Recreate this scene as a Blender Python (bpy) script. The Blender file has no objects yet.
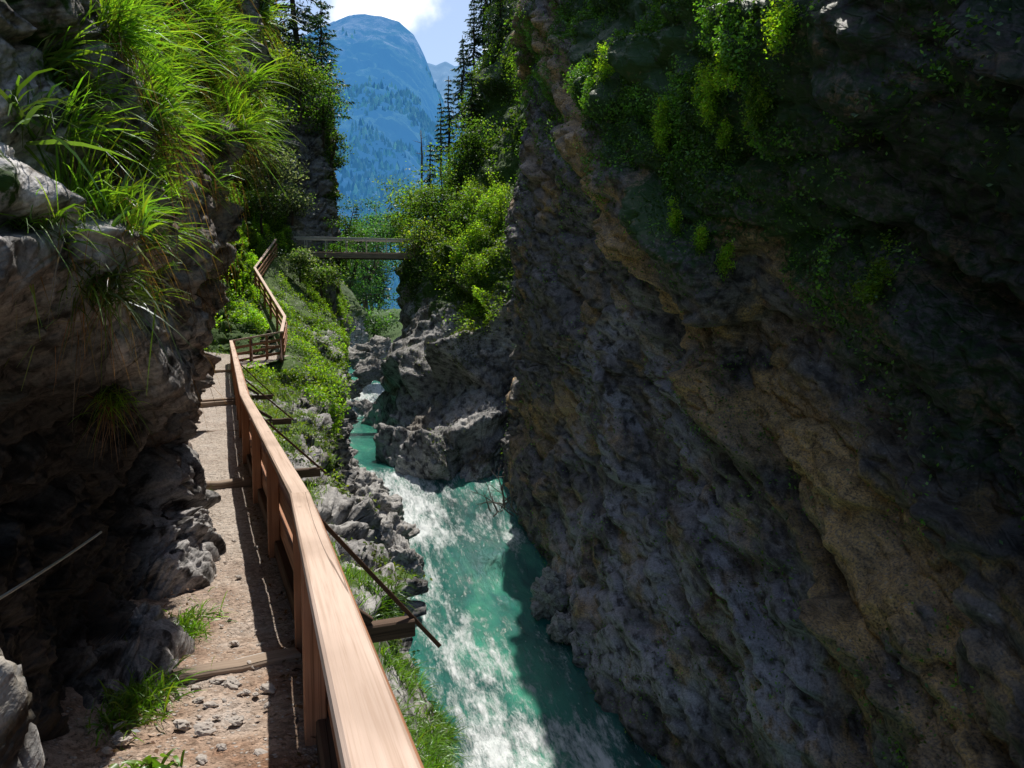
import bpy, math, random
import numpy as np
R = math.radians
rng = np.random.default_rng(7)
random.seed(7)
scene = bpy.context.scene
COL = scene.collection

# ------------------------------------------------------------------ camera
CAM = np.array([0.0, 0.0, 12.0])
PITCH = R(4.5)
FPX = 803.6
FW = np.array([0, math.cos(PITCH), -math.sin(PITCH)])
UP = np.array([0, math.sin(PITCH), math.cos(PITCH)])
RT = np.array([1.0, 0, 0])
ZC = 12.0                                   # eye height in the world; the river runs about 10 m below


def W(px, py, d):
    """survey helper: a place seen at (px, py) at forward distance d, as a world point"""
    return CAM + d * (FW + RT * ((px - 512) / FPX) + UP * ((384 - py) / FPX))


def proj(p):
    q = np.asarray(p) - CAM
    d = q @ FW
    dd = np.where(np.abs(d) < 1e-6, 1e-6, d)
    return 512 + FPX * (q @ RT) / dd, 384 - FPX * (q @ UP) / dd, d


cam_data = bpy.data.cameras.new("camera")
cam = bpy.data.objects.new("camera", cam_data)
COL.objects.link(cam)
cam.location = CAM
cam.rotation_euler = (R(90) - PITCH, 0, 0)
cam_data.sensor_width = 36
cam_data.lens = 36 * FPX / 1024
cam_data.clip_start = 0.05
cam_data.clip_end = 20000
scene.camera = cam

# ------------------------------------------------------------------ light
SUN_AZ, SUN_EL = R(0.0), R(61)
sun_dir = np.array([math.sin(SUN_AZ) * math.cos(SUN_EL), math.cos(SUN_AZ) * math.cos(SUN_EL), math.sin(SUN_EL)])
sd = bpy.data.lights.new("sun", 'SUN')
sd.energy = 5.0
sd.angle = R(0.5)
sd.color = (1.0, 0.95, 0.86)
so = bpy.data.objects.new("sun", sd)
COL.objects.link(so)
import mathutils
so.rotation_euler = mathutils.Vector(sun_dir).to_track_quat('Z', 'Y').to_euler()
so.location = (0, 0, 60)

world = bpy.data.worlds.new("World")
scene.world = world
world.use_nodes = True
nt = world.node_tree
nt.nodes.clear()
wo = nt.nodes.new('ShaderNodeOutputWorld')
bg = nt.nodes.new('ShaderNodeBackground')
sky = nt.nodes.new('ShaderNodeTexSky')
sky.sky_type = 'NISHITA'
sky.sun_disc = False
sky.sun_elevation = SUN_EL
sky.sun_rotation = SUN_AZ
bg.inputs['Strength'].default_value = 0.15
# a fair weather cloud in the sky, as noise on the direction of view
tc = nt.nodes.new('ShaderNodeTexCoord')
nz = nt.nodes.new('ShaderNodeTexNoise')
nz.inputs['Scale'].default_value = 9.0
nz.inputs['Detail'].default_value = 8
nz.inputs['Roughness'].default_value = 0.55
nt.links.new(tc.outputs['Generated'], nz.inputs['Vector'])
cd = W(385, 0, 1.0) - CAM
cd = cd / np.linalg.norm(cd)
vd = nt.nodes.new('ShaderNodeVectorMath'); vd.operation = 'DISTANCE'
vd.inputs[1].default_value = tuple(cd)
nt.links.new(tc.outputs['Generated'], vd.inputs[0])
m1 = nt.nodes.new('ShaderNodeMath'); m1.operation = 'MULTIPLY_ADD'
m1.inputs[1].default_value = -11.0
m1.inputs[2].default_value = 0.18
nt.links.new(vd.outputs['Value'], m1.inputs[0])
m2 = nt.nodes.new('ShaderNodeMath'); m2.operation = 'MULTIPLY_ADD'
m2.inputs[0].default_value = 2.0
nt.links.new(m1.outputs[0], m2.inputs[2])
nt.links.new(nz.outputs['Fac'], m2.inputs[1])
mr = nt.nodes.new('ShaderNodeMapRange')
mr.interpolation_type = 'SMOOTHSTEP'
mr.inputs['From Min'].default_value = 0.3
mr.inputs['From Max'].default_value = 0.95
nt.links.new(m2.outputs[0], mr.inputs['Value'])
mxs = nt.nodes.new('ShaderNodeMix'); mxs.data_type = 'RGBA'
nt.links.new(mr.outputs[0], mxs.inputs['Factor'])
nt.links.new(sky.outputs['Color'], mxs.inputs['A'])
mxs.inputs['B'].default_value = (11.0, 11.0, 11.0, 1)
nt.links.new(mxs.outputs['Result'], bg.inputs['Color'])
nt.links.new(bg.outputs[0], wo.inputs['Surface'])

scene.view_settings.view_transform = 'Standard'
scene.view_settings.look = 'None'
scene.view_settings.exposure = 0
scene.cycles.use_denoising = True
scene.cycles.max_bounces = 8
scene.cycles.diffuse_bounces = 4
scene.cycles.transmission_bounces = 6
scene.cycles.sample_clamp_indirect = 4.0
scene.cycles.caustics_reflective = False
scene.cycles.caustics_refractive = False

# ------------------------------------------------------------------ noise (numpy)
PERM = np.random.default_rng(3).permutation(256).astype(np.int64)
PERM = np.concatenate([PERM, PERM, PERM])
GRAD = np.random.default_rng(5).normal(size=(256, 3))
GRAD /= np.linalg.norm(GRAD, axis=1)[:, None]
RV = np.random.default_rng(9).random((256, 8))


def hsh(i, j, k):
    return PERM[PERM[PERM[i & 255] + (j & 255)] + (k & 255)]


def gnoise(p):
    p = np.asarray(p, float)
    f = np.floor(p)
    i = f.astype(np.int64)
    t = p - f
    u = t * t * t * (t * (t * 6 - 15) + 10)
    out = 0
    for a in (0, 1):
        wx = u[:, 0] if a else 1 - u[:, 0]
        for b in (0, 1):
            wy = u[:, 1] if b else 1 - u[:, 1]
            for c in (0, 1):
                wz = u[:, 2] if c else 1 - u[:, 2]
                g = GRAD[hsh(i[:, 0] + a, i[:, 1] + b, i[:, 2] + c)]
                d = g[:, 0] * (t[:, 0] - a) + g[:, 1] * (t[:, 1] - b) + g[:, 2] * (t[:, 2] - c)
                out = out + wx * wy * wz * d
    return out * 1.5


def fbm(p, octv=5, gain=0.5, lac=2.03, ridge=False):
    p = np.asarray(p, float)
    out = np.zeros(len(p)); a = 1.0; q = p.copy()
    for o in range(octv):
        n = gnoise(q)
        if ridge:
            n = 1 - 2 * np.abs(n)
        out += a * n
        a *= gain
        q = q * lac + 17.3
    return out


def facet(p, tilt=1.0):
    """angular rock: each Voronoi cell is a tilted plane, with a crack where two cells meet"""
    p = np.asarray(p, float)
    base = np.floor(p).astype(np.int64)
    d1 = np.full(len(p), 1e9); d2 = np.full(len(p), 1e9); val = np.zeros(len(p))
    for a in (-1, 0, 1):
        for b in (-1, 0, 1):
            for c in (-1, 0, 1):
                ci = base + np.array([a, b, c])
                h = hsh(ci[:, 0], ci[:, 1], ci[:, 2])
                r = RV[h]
                q = p - (ci + r[:, :3])
                dist = (q * q).sum(1)
                v = (r[:, 3] - .5) + tilt * (q * (r[:, 4:7] * 2 - 1)).sum(1)
                closer = dist < d1
                d2 = np.where(closer, d1, np.minimum(d2, dist))
                val = np.where(closer, v, val)
                d1 = np.where(closer, dist, d1)
    edge = np.sqrt(d2) - np.sqrt(d1)
    return val, edge


def sstep(a, b, x):
    t = np.clip((x - a) / (b - a), 0, 1)
    return t * t * (3 - 2 * t)


# ------------------------------------------------------------------ mesh helpers
def mesh_object(name, verts, faces, mat, parent=None, smooth=True, attrs=None, kind=None):
    """verts (N,3); faces: list of int arrays (M,k)"""
    me = bpy.data.meshes.new(name)
    verts = np.ascontiguousarray(verts, dtype=np.float32)
    faces = [np.asarray(f, dtype=np.int32) for f in faces if len(f)]
    me.vertices.add(len(verts))
    me.vertices.foreach_set('co', verts.ravel())
    loops = np.concatenate([f.ravel() for f in faces])
    lens = np.concatenate([np.full(len(f), f.shape[1], np.int32) for f in faces])
    starts = np.concatenate([[0], np.cumsum(lens)[:-1]]).astype(np.int32)
    me.loops.add(len(loops))
    me.loops.foreach_set('vertex_index', loops)
    me.polygons.add(len(lens))
    me.polygons.foreach_set('loop_start', starts)
    me.polygons.foreach_set('loop_total', lens)
    me.polygons.foreach_set('use_smooth', np.full(len(lens), smooth, bool))
    if attrs:
        for an, (typ, data) in attrs.items():
            at = me.attributes.new(an, typ, 'POINT')
            key = {'FLOAT': 'value', 'FLOAT_VECTOR': 'vector', 'FLOAT_COLOR': 'color'}[typ]
            at.data.foreach_set(key, np.ascontiguousarray(data, dtype=np.float32).ravel())
    me.update(calc_edges=True)
    me.validate(clean_customdata=False)
    me.materials.append(mat)
    ob = bpy.data.objects.new(name, me)
    COL.objects.link(ob)
    if parent is not None:
        ob.parent = parent
    if kind:
        ob['kind'] = kind
    return ob


class MB:
    """collects geometry for ONE mesh object"""
    def __init__(s):
        s.v = []; s.f = {}; s.a = []; s.n = 0

    def add(s, v, f, a=None):
        v = np.asarray(v, float)
        s.v.append(v)
        for ff in f:
            ff = np.asarray(ff)
            if len(ff):
                s.f.setdefault(ff.shape[1], []).append(ff + s.n)
        s.a.append(np.zeros((len(v), 3)) if a is None else np.asarray(a, float))
        s.n += len(v)

    def build(s, name, mat, parent=None, smooth=True, attr='col', kind=None, origin=None):
        v = np.concatenate(s.v)
        a = np.concatenate(s.a)
        if origin is not None:
            v = v - np.asarray(origin)
        if attr == 'col':
            at = {'col': ('FLOAT_COLOR', np.concatenate([a, np.ones((len(a), 1))], 1))}
        else:
            at = {attr: ('FLOAT_VECTOR', a)}
        ob = mesh_object(name, v, [np.concatenate(x) for x in s.f.values()], mat, parent, smooth, at, kind)
        if origin is not None and parent is None:
            ob.location = origin
        return ob


def tag(o, label, cat, group=None):
    o['label'] = label
    o['category'] = cat
    if group:
        o['group'] = group
    return o


def empty(name, loc, label, cat, group=None):
    o = bpy.data.objects.new(name, None)
    COL.objects.link(o)
    o.location = loc
    return tag(o, label, cat, group)


def cat_interp(P, n, axis):
    """Catmull-Rom resampling of control grid P along an axis to n samples"""
    P = np.moveaxis(np.asarray(P, float), axis, 0)
    m = len(P)
    t = np.linspace(0, m - 1, n)
    i = np.clip(np.floor(t).astype(int), 0, m - 2)
    u = (t - i).reshape((-1,) + (1,) * (P.ndim - 1))
    p0 = P[np.clip(i - 1, 0, m - 1)]; p1 = P[i]; p2 = P[i + 1]; p3 = P[np.clip(i + 2, 0, m - 1)]
    out = 0.5 * (2 * p1 + (p2 - p0) * u + (2 * p0 - 5 * p1 + 4 * p2 - p3) * u ** 2 + (3 * p1 - p0 - 3 * p2 + p3) * u ** 3)
    lin = p1 * (1 - u) + p2 * u
    return np.moveaxis(0.6 * out + 0.4 * lin, 0, axis)


def grid_normals(G):
    du = np.gradient(G, axis=0)
    dv = np.gradient(G, axis=1)
    n = np.cross(du, dv)
    n /= np.linalg.norm(n, axis=2)[..., None] + 1e-9
    return n


def grid_faces(m, n, flip=False):
    i = np.arange(m * n).reshape(m, n)
    f = np.stack([i[:-1, :-1], i[1:, :-1], i[1:, 1:], i[:-1, 1:]], -1).reshape(-1, 4)
    return f[:, ::-1] if flip else f


def gblur(a, sig):
    r = int(3 * sig) + 1
    k = np.exp(-.5 * (np.arange(-r, r + 1) / sig) ** 2); k /= k.sum()
    for ax in (0, 1):
        pad = [(0, 0), (0, 0)]; pad[ax] = (r, r)
        b = np.pad(a, pad, mode='edge')
        a = sum(k[i] * np.take(b, np.arange(i, i + a.shape[ax]), axis=ax) for i in range(2 * r + 1))
    return a


STRATA = np.array([[0.86, 0.0, 0.50], [0.0, 1.0, 0.0], [-0.50, 0.0, 0.86]])


def rock_disp(p, big=0.5, mid=0.25, small=0.08, fine=0.02, dip=None, slab=0.0):
    """fractured rock displacement at world points p"""
    q = p if dip is None else p @ dip.T
    warp = np.stack([fbm(p * 0.7 + 5.1, 3), fbm(p * 0.7 + 31.7, 3), fbm(p * 0.7 + 77.0, 3)], 1)
    q = q + 0.12 * warp
    d = big * fbm(p * 0.22, 3)
    if slab > 0:
        v, e = facet(q * np.array([0.30, 0.17, 0.42]) + 6.6, 1.7)
        d += slab * v - slab * 0.35 * (1 - sstep(0, 0.05, e))
    v, e = facet(q * np.array([0.55, 0.35, 0.9]), 1.3)
    d += mid * v - mid * 0.6 * (1 - sstep(0, 0.12, e))
    v, e = facet(q * np.array([1.5, 1.1, 2.6]) + 9, 1.4)
    d += small * v - small * 0.5 * (1 - sstep(0, 0.1, e))
    if fine > 0:
        v, e = facet(q * np.array([4.6, 4.0, 7.0]) + 3, 1.4)
        d += fine * v
        d += fine * 0.8 * fbm(p * 6.0, 4, 0.55)
    return d
# ------------------------------------------------------------------ materials
class NT:
    def __init__(s, name):
        s.m = bpy.data.materials.new(name)
        s.m.use_nodes = True
        s.t = s.m.node_tree
        s.t.nodes.clear()
        s.out = s.t.nodes.new('ShaderNodeOutputMaterial')

    def new(s, typ, props=None, **ins):
        n = s.t.nodes.new('ShaderNode' + typ)
        for k, v in (props or {}).items():
            setattr(n, k, v)
        for k, v in ins.items():
            s.set(n, k.replace('_', ' '), v)
        return n

    def set(s, n, key, v):
        sock = n.inputs[int(key)] if key.isdigit() else n.inputs[key]
        if isinstance(v, bpy.types.NodeSocket):
            s.t.links.new(v, sock)
        else:
            sock.default_value = v

    def noise(s, vec, scale, detail=6, rough=0.55, dist=0.0):
        n = s.new('TexNoise')
        n.inputs['Scale'].default_value = scale
        n.inputs['Detail'].default_value = detail
        n.inputs['Roughness'].default_value = rough
        n.inputs['Distortion'].default_value = dist
        s.t.links.new(vec, n.inputs['Vector'])
        return n.outputs['Fac']

    def mapping(s, vec, scale=(1, 1, 1), rot=(0, 0, 0), loc=(0, 0, 0)):
        n = s.new('Mapping')
        n.inputs['Scale'].default_value = scale
        n.inputs['Rotation'].default_value = rot
        n.inputs['Location'].default_value = loc
        s.t.links.new(vec, n.inputs['Vector'])
        return n.outputs[0]

    def ramp(s, fac, stops):
        n = s.new('ValToRGB')
        e = n.color_ramp.elements
        while len(e) < len(stops):
            e.new(0.5)
        for el, (p, c) in zip(e, stops):
            el.position = p
            el.color = c if len(c) == 4 else (*c, 1)
        s.t.links.new(fac, n.inputs[0])
        return n.outputs[0]

    def mix(s, fac, a, b, mode='MIX'):
        n = s.new('Mix', {'data_type': 'RGBA', 'blend_type': mode})
        for key, v in ((0, fac), (6, a), (7, b)):
            sock = n.inputs[key]
            if isinstance(v, bpy.types.NodeSocket):
                s.t.links.new(v, sock)
            elif key == 0:
                sock.default_value = v
            else:
                sock.default_value = (*v, 1) if len(v) == 3 else v
        return n.outputs[2]

    def math(s, op, a, b=0.0, c=None, clamp=False):
        n = s.new('Math', {'operation': op, 'use_clamp': clamp})
        for i, v in enumerate((a, b) if c is None else (a, b, c)):
            if isinstance(v, bpy.types.NodeSocket):
                s.t.links.new(v, n.inputs[i])
            else:
                n.inputs[i].default_value = v
        return n.outputs[0]

    def smooth(s, v, a, b):
        n = s.new('MapRange', {'interpolation_type': 'SMOOTHSTEP'})
        s.t.links.new(v, n.inputs['Value'])
        n.inputs['From Min'].default_value = a
        n.inputs['From Max'].default_value = b
        return n.outputs[0]

    def bump(s, h, dist, strength=1.0, normal=None):
        n = s.new('Bump')
        n.inputs['Strength'].default_value = strength
        n.inputs['Distance'].default_value = dist
        s.t.links.new(h, n.inputs['Height'])
        if normal is not None:
            s.t.links.new(normal, n.inputs['Normal'])
        return n.outputs[0]

    def principled(s, color, rough=0.8, spec=0.3, normal=None):
        n = s.new('BsdfPrincipled')
        s.set(n, 'Base Color', color if isinstance(color, bpy.types.NodeSocket) else (*color, 1))
        s.set(n, 'Roughness', rough)
        s.set(n, 'Specular IOR Level', spec)
        if normal is not None:
            s.t.links.new(normal, n.inputs['Normal'])
        s.t.links.new(n.outputs[0], s.out.inputs[0])
        return n


def mat_rock(name, light, dark, ochre, moss=(0.035, 0.075, 0.012), scale=1.0, rough=0.85, dipz=0.5, ochre_at=0.56, spec=0.25, speck=0.0, pale=(0.42, 0.41, 0.40), relief=0.10):
    """weathered limestone; vertex colour: r moss, g ochre stain and painted bounce, b pale and painted sun, alpha painted shade"""
    t = NT(name)
    pos = t.new('NewGeometry').outputs['Position']
    at = t.new('Attribute', {'attribute_name': 'col'})
    col = at.outputs['Color']
    sep = t.new('SeparateColor'); t.t.links.new(col, sep.inputs[0])
    st = t.mapping(t.mapping(pos, (1, 1, 1), (R(-28) * dipz * 2, 0, 0)), (1.0 * scale, 0.5 * scale, 1.5 * scale))
    n1 = t.noise(st, 0.7, 5, 0.62, 0.4)
    n2 = t.noise(st, 3.6, 6, 0.62, 0.0)
    n3 = t.noise(pos, 22 * scale, 3, 0.7)
    c = t.ramp(n1, [(0.34, dark), (0.5, tuple(0.5 * (a + b) for a, b in zip(light, dark))), (0.66, light)])
    c = t.mix(t.smooth(n2, 0.42, 0.62), c, light)
    c = t.mix(t.math('MULTIPLY', t.smooth(n2, 0.5, 0.34), 0.85), c, dark)
    # ochre stains; the attribute also carries bounce light painted at the ledge
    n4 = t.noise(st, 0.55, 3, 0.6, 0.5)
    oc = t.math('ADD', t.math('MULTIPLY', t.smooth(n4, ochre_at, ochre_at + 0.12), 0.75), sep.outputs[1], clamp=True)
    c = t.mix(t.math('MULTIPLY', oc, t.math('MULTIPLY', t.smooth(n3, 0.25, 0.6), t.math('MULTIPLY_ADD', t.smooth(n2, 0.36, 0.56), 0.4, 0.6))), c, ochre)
    # pale faces; the left cliff's patches also paint in sunlight
    c = t.mix(t.math('MULTIPLY', sep.outputs[2], t.smooth(n2, 0.33, 0.55)), c, pale)
    if speck > 0:
        vs = t.new('TexVoronoi', {'feature': 'F1'})
        vs.inputs['Scale'].default_value = 9 * scale
        t.t.links.new(pos, vs.inputs['Vector'])
        c = t.mix(t.math('MULTIPLY', t.math('MULTIPLY', t.smooth(vs.outputs['Distance'], 0.26, 0.1), t.smooth(n2, 0.48, 0.6)), speck), c, (0.5, 0.5, 0.5))
    # bedding
    n6 = t.noise(t.mapping(t.mapping(pos, (1, 1, 1), (R(-28) * dipz * 2, 0, 0)), (1.2 * scale, 0.5 * scale, 11 * scale)), 1.0, 4, 0.6)
    c = t.mix(0.55, c, t.ramp(n6, [(0.3, (0.35, 0.34, 0.34)), (0.5, (1, 1, 1)), (0.7, (1.5, 1.45, 1.4))]), 'MULTIPLY')
    # fine grain
    c = t.mix(0.65, c, t.ramp(n3, [(0.25, (0.22, 0.22, 0.22)), (0.5, (1, 1, 1)), (0.75, (1.6, 1.6, 1.6))]), 'MULTIPLY')
    # moss
    n5 = t.noise(pos, 7 * scale, 4, 0.65)
    mf = t.smooth(t.math('ADD', sep.outputs[0], t.math('MULTIPLY', t.math('SUBTRACT', n5, 0.5), 1.1)), 0.42, 0.62)
    mc = t.mix(n3, tuple(0.5 * x for x in moss), tuple(1.5 * x for x in moss))
    c = t.mix(mf, c, mc)
    dkc = t.new('CombineColor')  # alpha multiplies the colour, painting shade into the cliffs
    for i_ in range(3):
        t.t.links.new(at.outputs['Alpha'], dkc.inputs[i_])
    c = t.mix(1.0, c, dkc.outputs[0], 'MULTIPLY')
    # relief
    v = t.new('TexVoronoi', {'feature': 'DISTANCE_TO_EDGE'})
    v.inputs['Scale'].default_value = 3.2
    t.t.links.new(t.mapping(t.mix(0.12, st, t.new('TexNoise', Scale=3.0).outputs['Color']), (1, 1, 1)), v.inputs['Vector'])
    cr = t.smooth(v.outputs['Distance'], 0.0, 0.09)
    h = t.math('ADD', t.math('ADD', t.math('MULTIPLY', n2, 0.6), t.math('MULTIPLY', n6, 0.4)), t.math('MULTIPLY', cr, 0.15))
    b1 = t.bump(t.math('ADD', h, t.math('MULTIPLY', n3, 0.10)), relief / scale, 0.7)
    b2 = b1
    t.principled(c, rough, spec, b2)
    return t.m


def mat_leaf(name, transl=0.45, gloss=0.12, rough=0.45, tint=(1, 1, 1), haze=None):
    """leaves and blades: colour per vertex, light passing through"""
    t = NT(name)
    col = t.new('Attribute', {'attribute_name': 'col'}).outputs['Color']
    c = t.mix(1.0, col, tint, 'MULTIPLY')
    d = t.new('BsdfDiffuse'); t.t.links.new(c, d.inputs[0])
    tr = t.new('BsdfTranslucent')
    c2 = t.mix(1.0, c, (1.25, 1.35, 0.55), 'MULTIPLY')
    t.t.links.new(c2, tr.inputs[0])
    m = t.new('MixShader'); m.inputs[0].default_value = transl
    t.t.links.new(d.outputs[0], m.inputs[1]); t.t.links.new(tr.outputs[0], m.inputs[2])
    g = t.new('BsdfGlossy'); g.inputs['Roughness'].default_value = rough
    g.inputs['Color'].default_value = (0.9, 0.95, 1.0, 1)
    m2 = t.new('MixShader'); m2.inputs[0].default_value = gloss
    t.t.links.new(m.outputs[0], m2.inputs[1]); t.t.links.new(g.outputs[0], m2.inputs[2])
    last = m2.outputs[0]
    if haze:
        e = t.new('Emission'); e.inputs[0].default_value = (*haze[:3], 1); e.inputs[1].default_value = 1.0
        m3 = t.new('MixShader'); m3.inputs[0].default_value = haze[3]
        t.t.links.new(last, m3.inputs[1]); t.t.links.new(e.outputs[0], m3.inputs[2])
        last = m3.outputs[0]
    t.t.links.new(last, t.out.inputs[0])
    return t.m


def mat_wood(name, base, dark, rough=0.62, grain=1.0, streak=0.6):
    """sawn softwood; 'lc' holds the place along, across and up the board"""
    t = NT(name)
    lc = t.new('Attribute', {'attribute_name': 'lc'}).outputs['Vector']
    st = t.mapping(lc, (0.9, 26 * grain, 26 * grain))
    n1 = t.noise(st, 1.0, 6, 0.6, 0.6)
    n2 = t.noise(t.mapping(lc, (2.0, 150, 150)), 1.0, 4, 0.6)
    n3 = t.noise(t.mapping(lc, (1.2, 2.5, 2.5)), 1.0, 4, 0.5)
    c = t.ramp(n1, [(0.3, dark), (0.48, base), (0.75, tuple(min(1, 1.12 * x) for x in base))])
    c = t.mix(t.math('MULTIPLY', t.smooth(n2, 0.52, 0.72), streak), c, dark)
    c = t.mix(t.math('MULTIPLY', t.smooth(n3, 0.45, 0.75), 0.65), c, tuple(0.5 * b + 0.25 * d for b, d in zip(dark, base)))
    # drying cracks along the grain
    w = t.new('TexNoise')
    w.inputs['Scale'].default_value = 1.0
    w.inputs['Detail'].default_value = 2
    t.t.links.new(t.mapping(lc, (0.10, 8, 8), loc=(4, 1, 2)), w.inputs['Vector'])
    ck = t.math('ABSOLUTE', t.math('SUBTRACT', w.outputs['Fac'], 0.5))
    ckm = t.smooth(ck, 0.006, 0.001)
    c = t.mix(t.math('MULTIPLY', ckm, 0.75), c, tuple(0.3 * x for x in dark))
    # knots
    kv = t.new('TexVoronoi', {'feature': 'F1'})
    kv.inputs['Scale'].default_value = 1.0
    t.t.links.new(t.mapping(lc, (2.3, 7.5, 7.5)), kv.inputs['Vector'])
    kn = t.smooth(kv.outputs['Distance'], 0.12, 0.04)
    c = t.mix(t.math('MULTIPLY', kn, 0.6), c, tuple(0.7 * x for x in dark))
    h = t.math('SUBTRACT', t.math('ADD', t.math('MULTIPLY', n1, 0.6), t.math('MULTIPLY', n2, 0.4)), t.math('MULTIPLY', ckm, 1.2))
    t.principled(c, rough, 0.25, t.bump(h, 0.004, 0.6))
    return t.m


def mat_gravel(name):
    t = NT(name)
    pos = t.new('NewGeometry').outputs['Position']
    n1 = t.noise(pos, 1.6, 5, 0.6)
    n2 = t.noise(pos, 30, 6, 0.7)
    v = t.new('TexVoronoi', {'feature': 'F1'})
    v.inputs['Scale'].default_value = 34
    t.t.links.new(pos, v.inputs['Vector'])
    v2 = t.new('TexVoronoi', {'feature': 'F1'})
    v2.inputs['Scale'].default_value = 85
    t.t.links.new(pos, v2.inputs['Vector'])
    sep = t.new('SeparateColor'); t.t.links.new(v.outputs['Color'], sep.inputs[0])
    c = t.ramp(n1, [(0.38, (0.27, 0.16, 0.105)), (0.52, (0.41, 0.31, 0.245)), (0.7, (0.48, 0.42, 0.38))])
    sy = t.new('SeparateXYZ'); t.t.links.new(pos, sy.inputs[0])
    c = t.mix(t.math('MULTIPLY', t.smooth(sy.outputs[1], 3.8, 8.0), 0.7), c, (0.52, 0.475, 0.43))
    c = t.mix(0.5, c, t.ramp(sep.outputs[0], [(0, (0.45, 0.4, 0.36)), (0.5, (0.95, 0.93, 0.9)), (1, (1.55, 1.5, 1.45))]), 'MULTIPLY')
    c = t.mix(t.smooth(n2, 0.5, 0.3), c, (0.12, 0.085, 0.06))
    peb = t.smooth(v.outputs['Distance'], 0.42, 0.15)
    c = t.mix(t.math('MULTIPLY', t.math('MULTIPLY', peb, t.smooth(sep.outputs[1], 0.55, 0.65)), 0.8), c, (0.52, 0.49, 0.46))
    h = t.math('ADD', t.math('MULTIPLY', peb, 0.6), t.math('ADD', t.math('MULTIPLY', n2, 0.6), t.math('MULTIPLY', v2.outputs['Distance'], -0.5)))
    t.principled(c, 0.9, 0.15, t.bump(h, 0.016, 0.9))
    return t.m


def mat_water(name):
    """glacier-green whitewater; vertex colour: r foam, g shallowness"""
    t = NT(name)
    pos = t.new('NewGeometry').outputs['Position']
    col = t.new('Attribute', {'attribute_name': 'col'}).outputs['Color']
    sep = t.new('SeparateColor'); t.t.links.new(col, sep.inputs[0])
    fl = t.mapping(t.mapping(pos, (1, 1, 1), (0, 0, R(-14))), (1.0, 0.28, 0.4))
    n1 = t.noise(fl, 0.7, 6, 0.6, 1.2)
    n2 = t.noise(fl, 2.4, 7, 0.72, 0.25)
    n3 = t.noise(fl, 11, 5, 0.75, 0.15)
    c = t.ramp(n1, [(0.3, (0.006, 0.065, 0.06)), (0.5, (0.02, 0.16, 0.13)), (0.7, (0.06, 0.32, 0.21))])
    c = t.mix(t.math('MULTIPLY', sep.outputs[1], 0.8), c, (0.10, 0.46, 0.30))
    c = t.mix(t.math('MULTIPLY', t.math('MULTIPLY', sep.outputs[1], t.smooth(n2, 0.55, 0.7)), 0.6), c, (0.16, 0.17, 0.05))
    ff = t.math('ADD', t.math('MULTIPLY', t.math('SUBTRACT', n2, 0.5), 2.4), t.math('MULTIPLY', t.math('SUBTRACT', n3, 0.5), 1.0))
    ff = t.math('ADD', ff, t.math('MULTIPLY', t.math('SUBTRACT', n1, 0.5), 0.9))
    f = t.math('MULTIPLY', t.smooth(t.math('ADD', ff, sep.outputs[0]), 0.18, 0.92), t.math('MULTIPLY_ADD', n3, 0.8, 0.55), clamp=True)
    n4 = t.noise(fl, 9, 4, 0.6, 0.5)
    spark = t.math('MULTIPLY', t.smooth(n4, 0.63, 0.68), 0.5)
    f = t.math('MAXIMUM', f, t.math('MULTIPLY', spark, t.smooth(sep.outputs[0], 0.02, 0.2)))
    c = t.mix(f, c, (0.80, 0.84, 0.84))
    h = t.math('ADD', t.math('MULTIPLY', n2, 0.7), t.math('ADD', t.math('MULTIPLY', n3, 0.25), t.math('MULTIPLY', f, 0.25)))
    p = t.principled(c, t.math('MULTIPLY_ADD', f, 0.6, 0.07), 0.5, t.bump(h, 0.22, 0.75))
    p.inputs['IOR'].default_value = 1.33
    return t.m


def mat_simple(name, color, rough=0.5, metallic=0.0, bump=0.002, var=0.3, scale=30):
    t = NT(name)
    pos = t.new('NewGeometry').outputs['Position']
    n = t.noise(pos, scale, 5, 0.65)
    c = t.mix(n, tuple(x * (1 - var) for x in color), tuple(min(1, x * (1 + var)) for x in color))
    p = t.principled(c, rough, 0.4, t.bump(n, bump, 0.5))
    p.inputs['Metallic'].default_value = metallic
    return t.m


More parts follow.
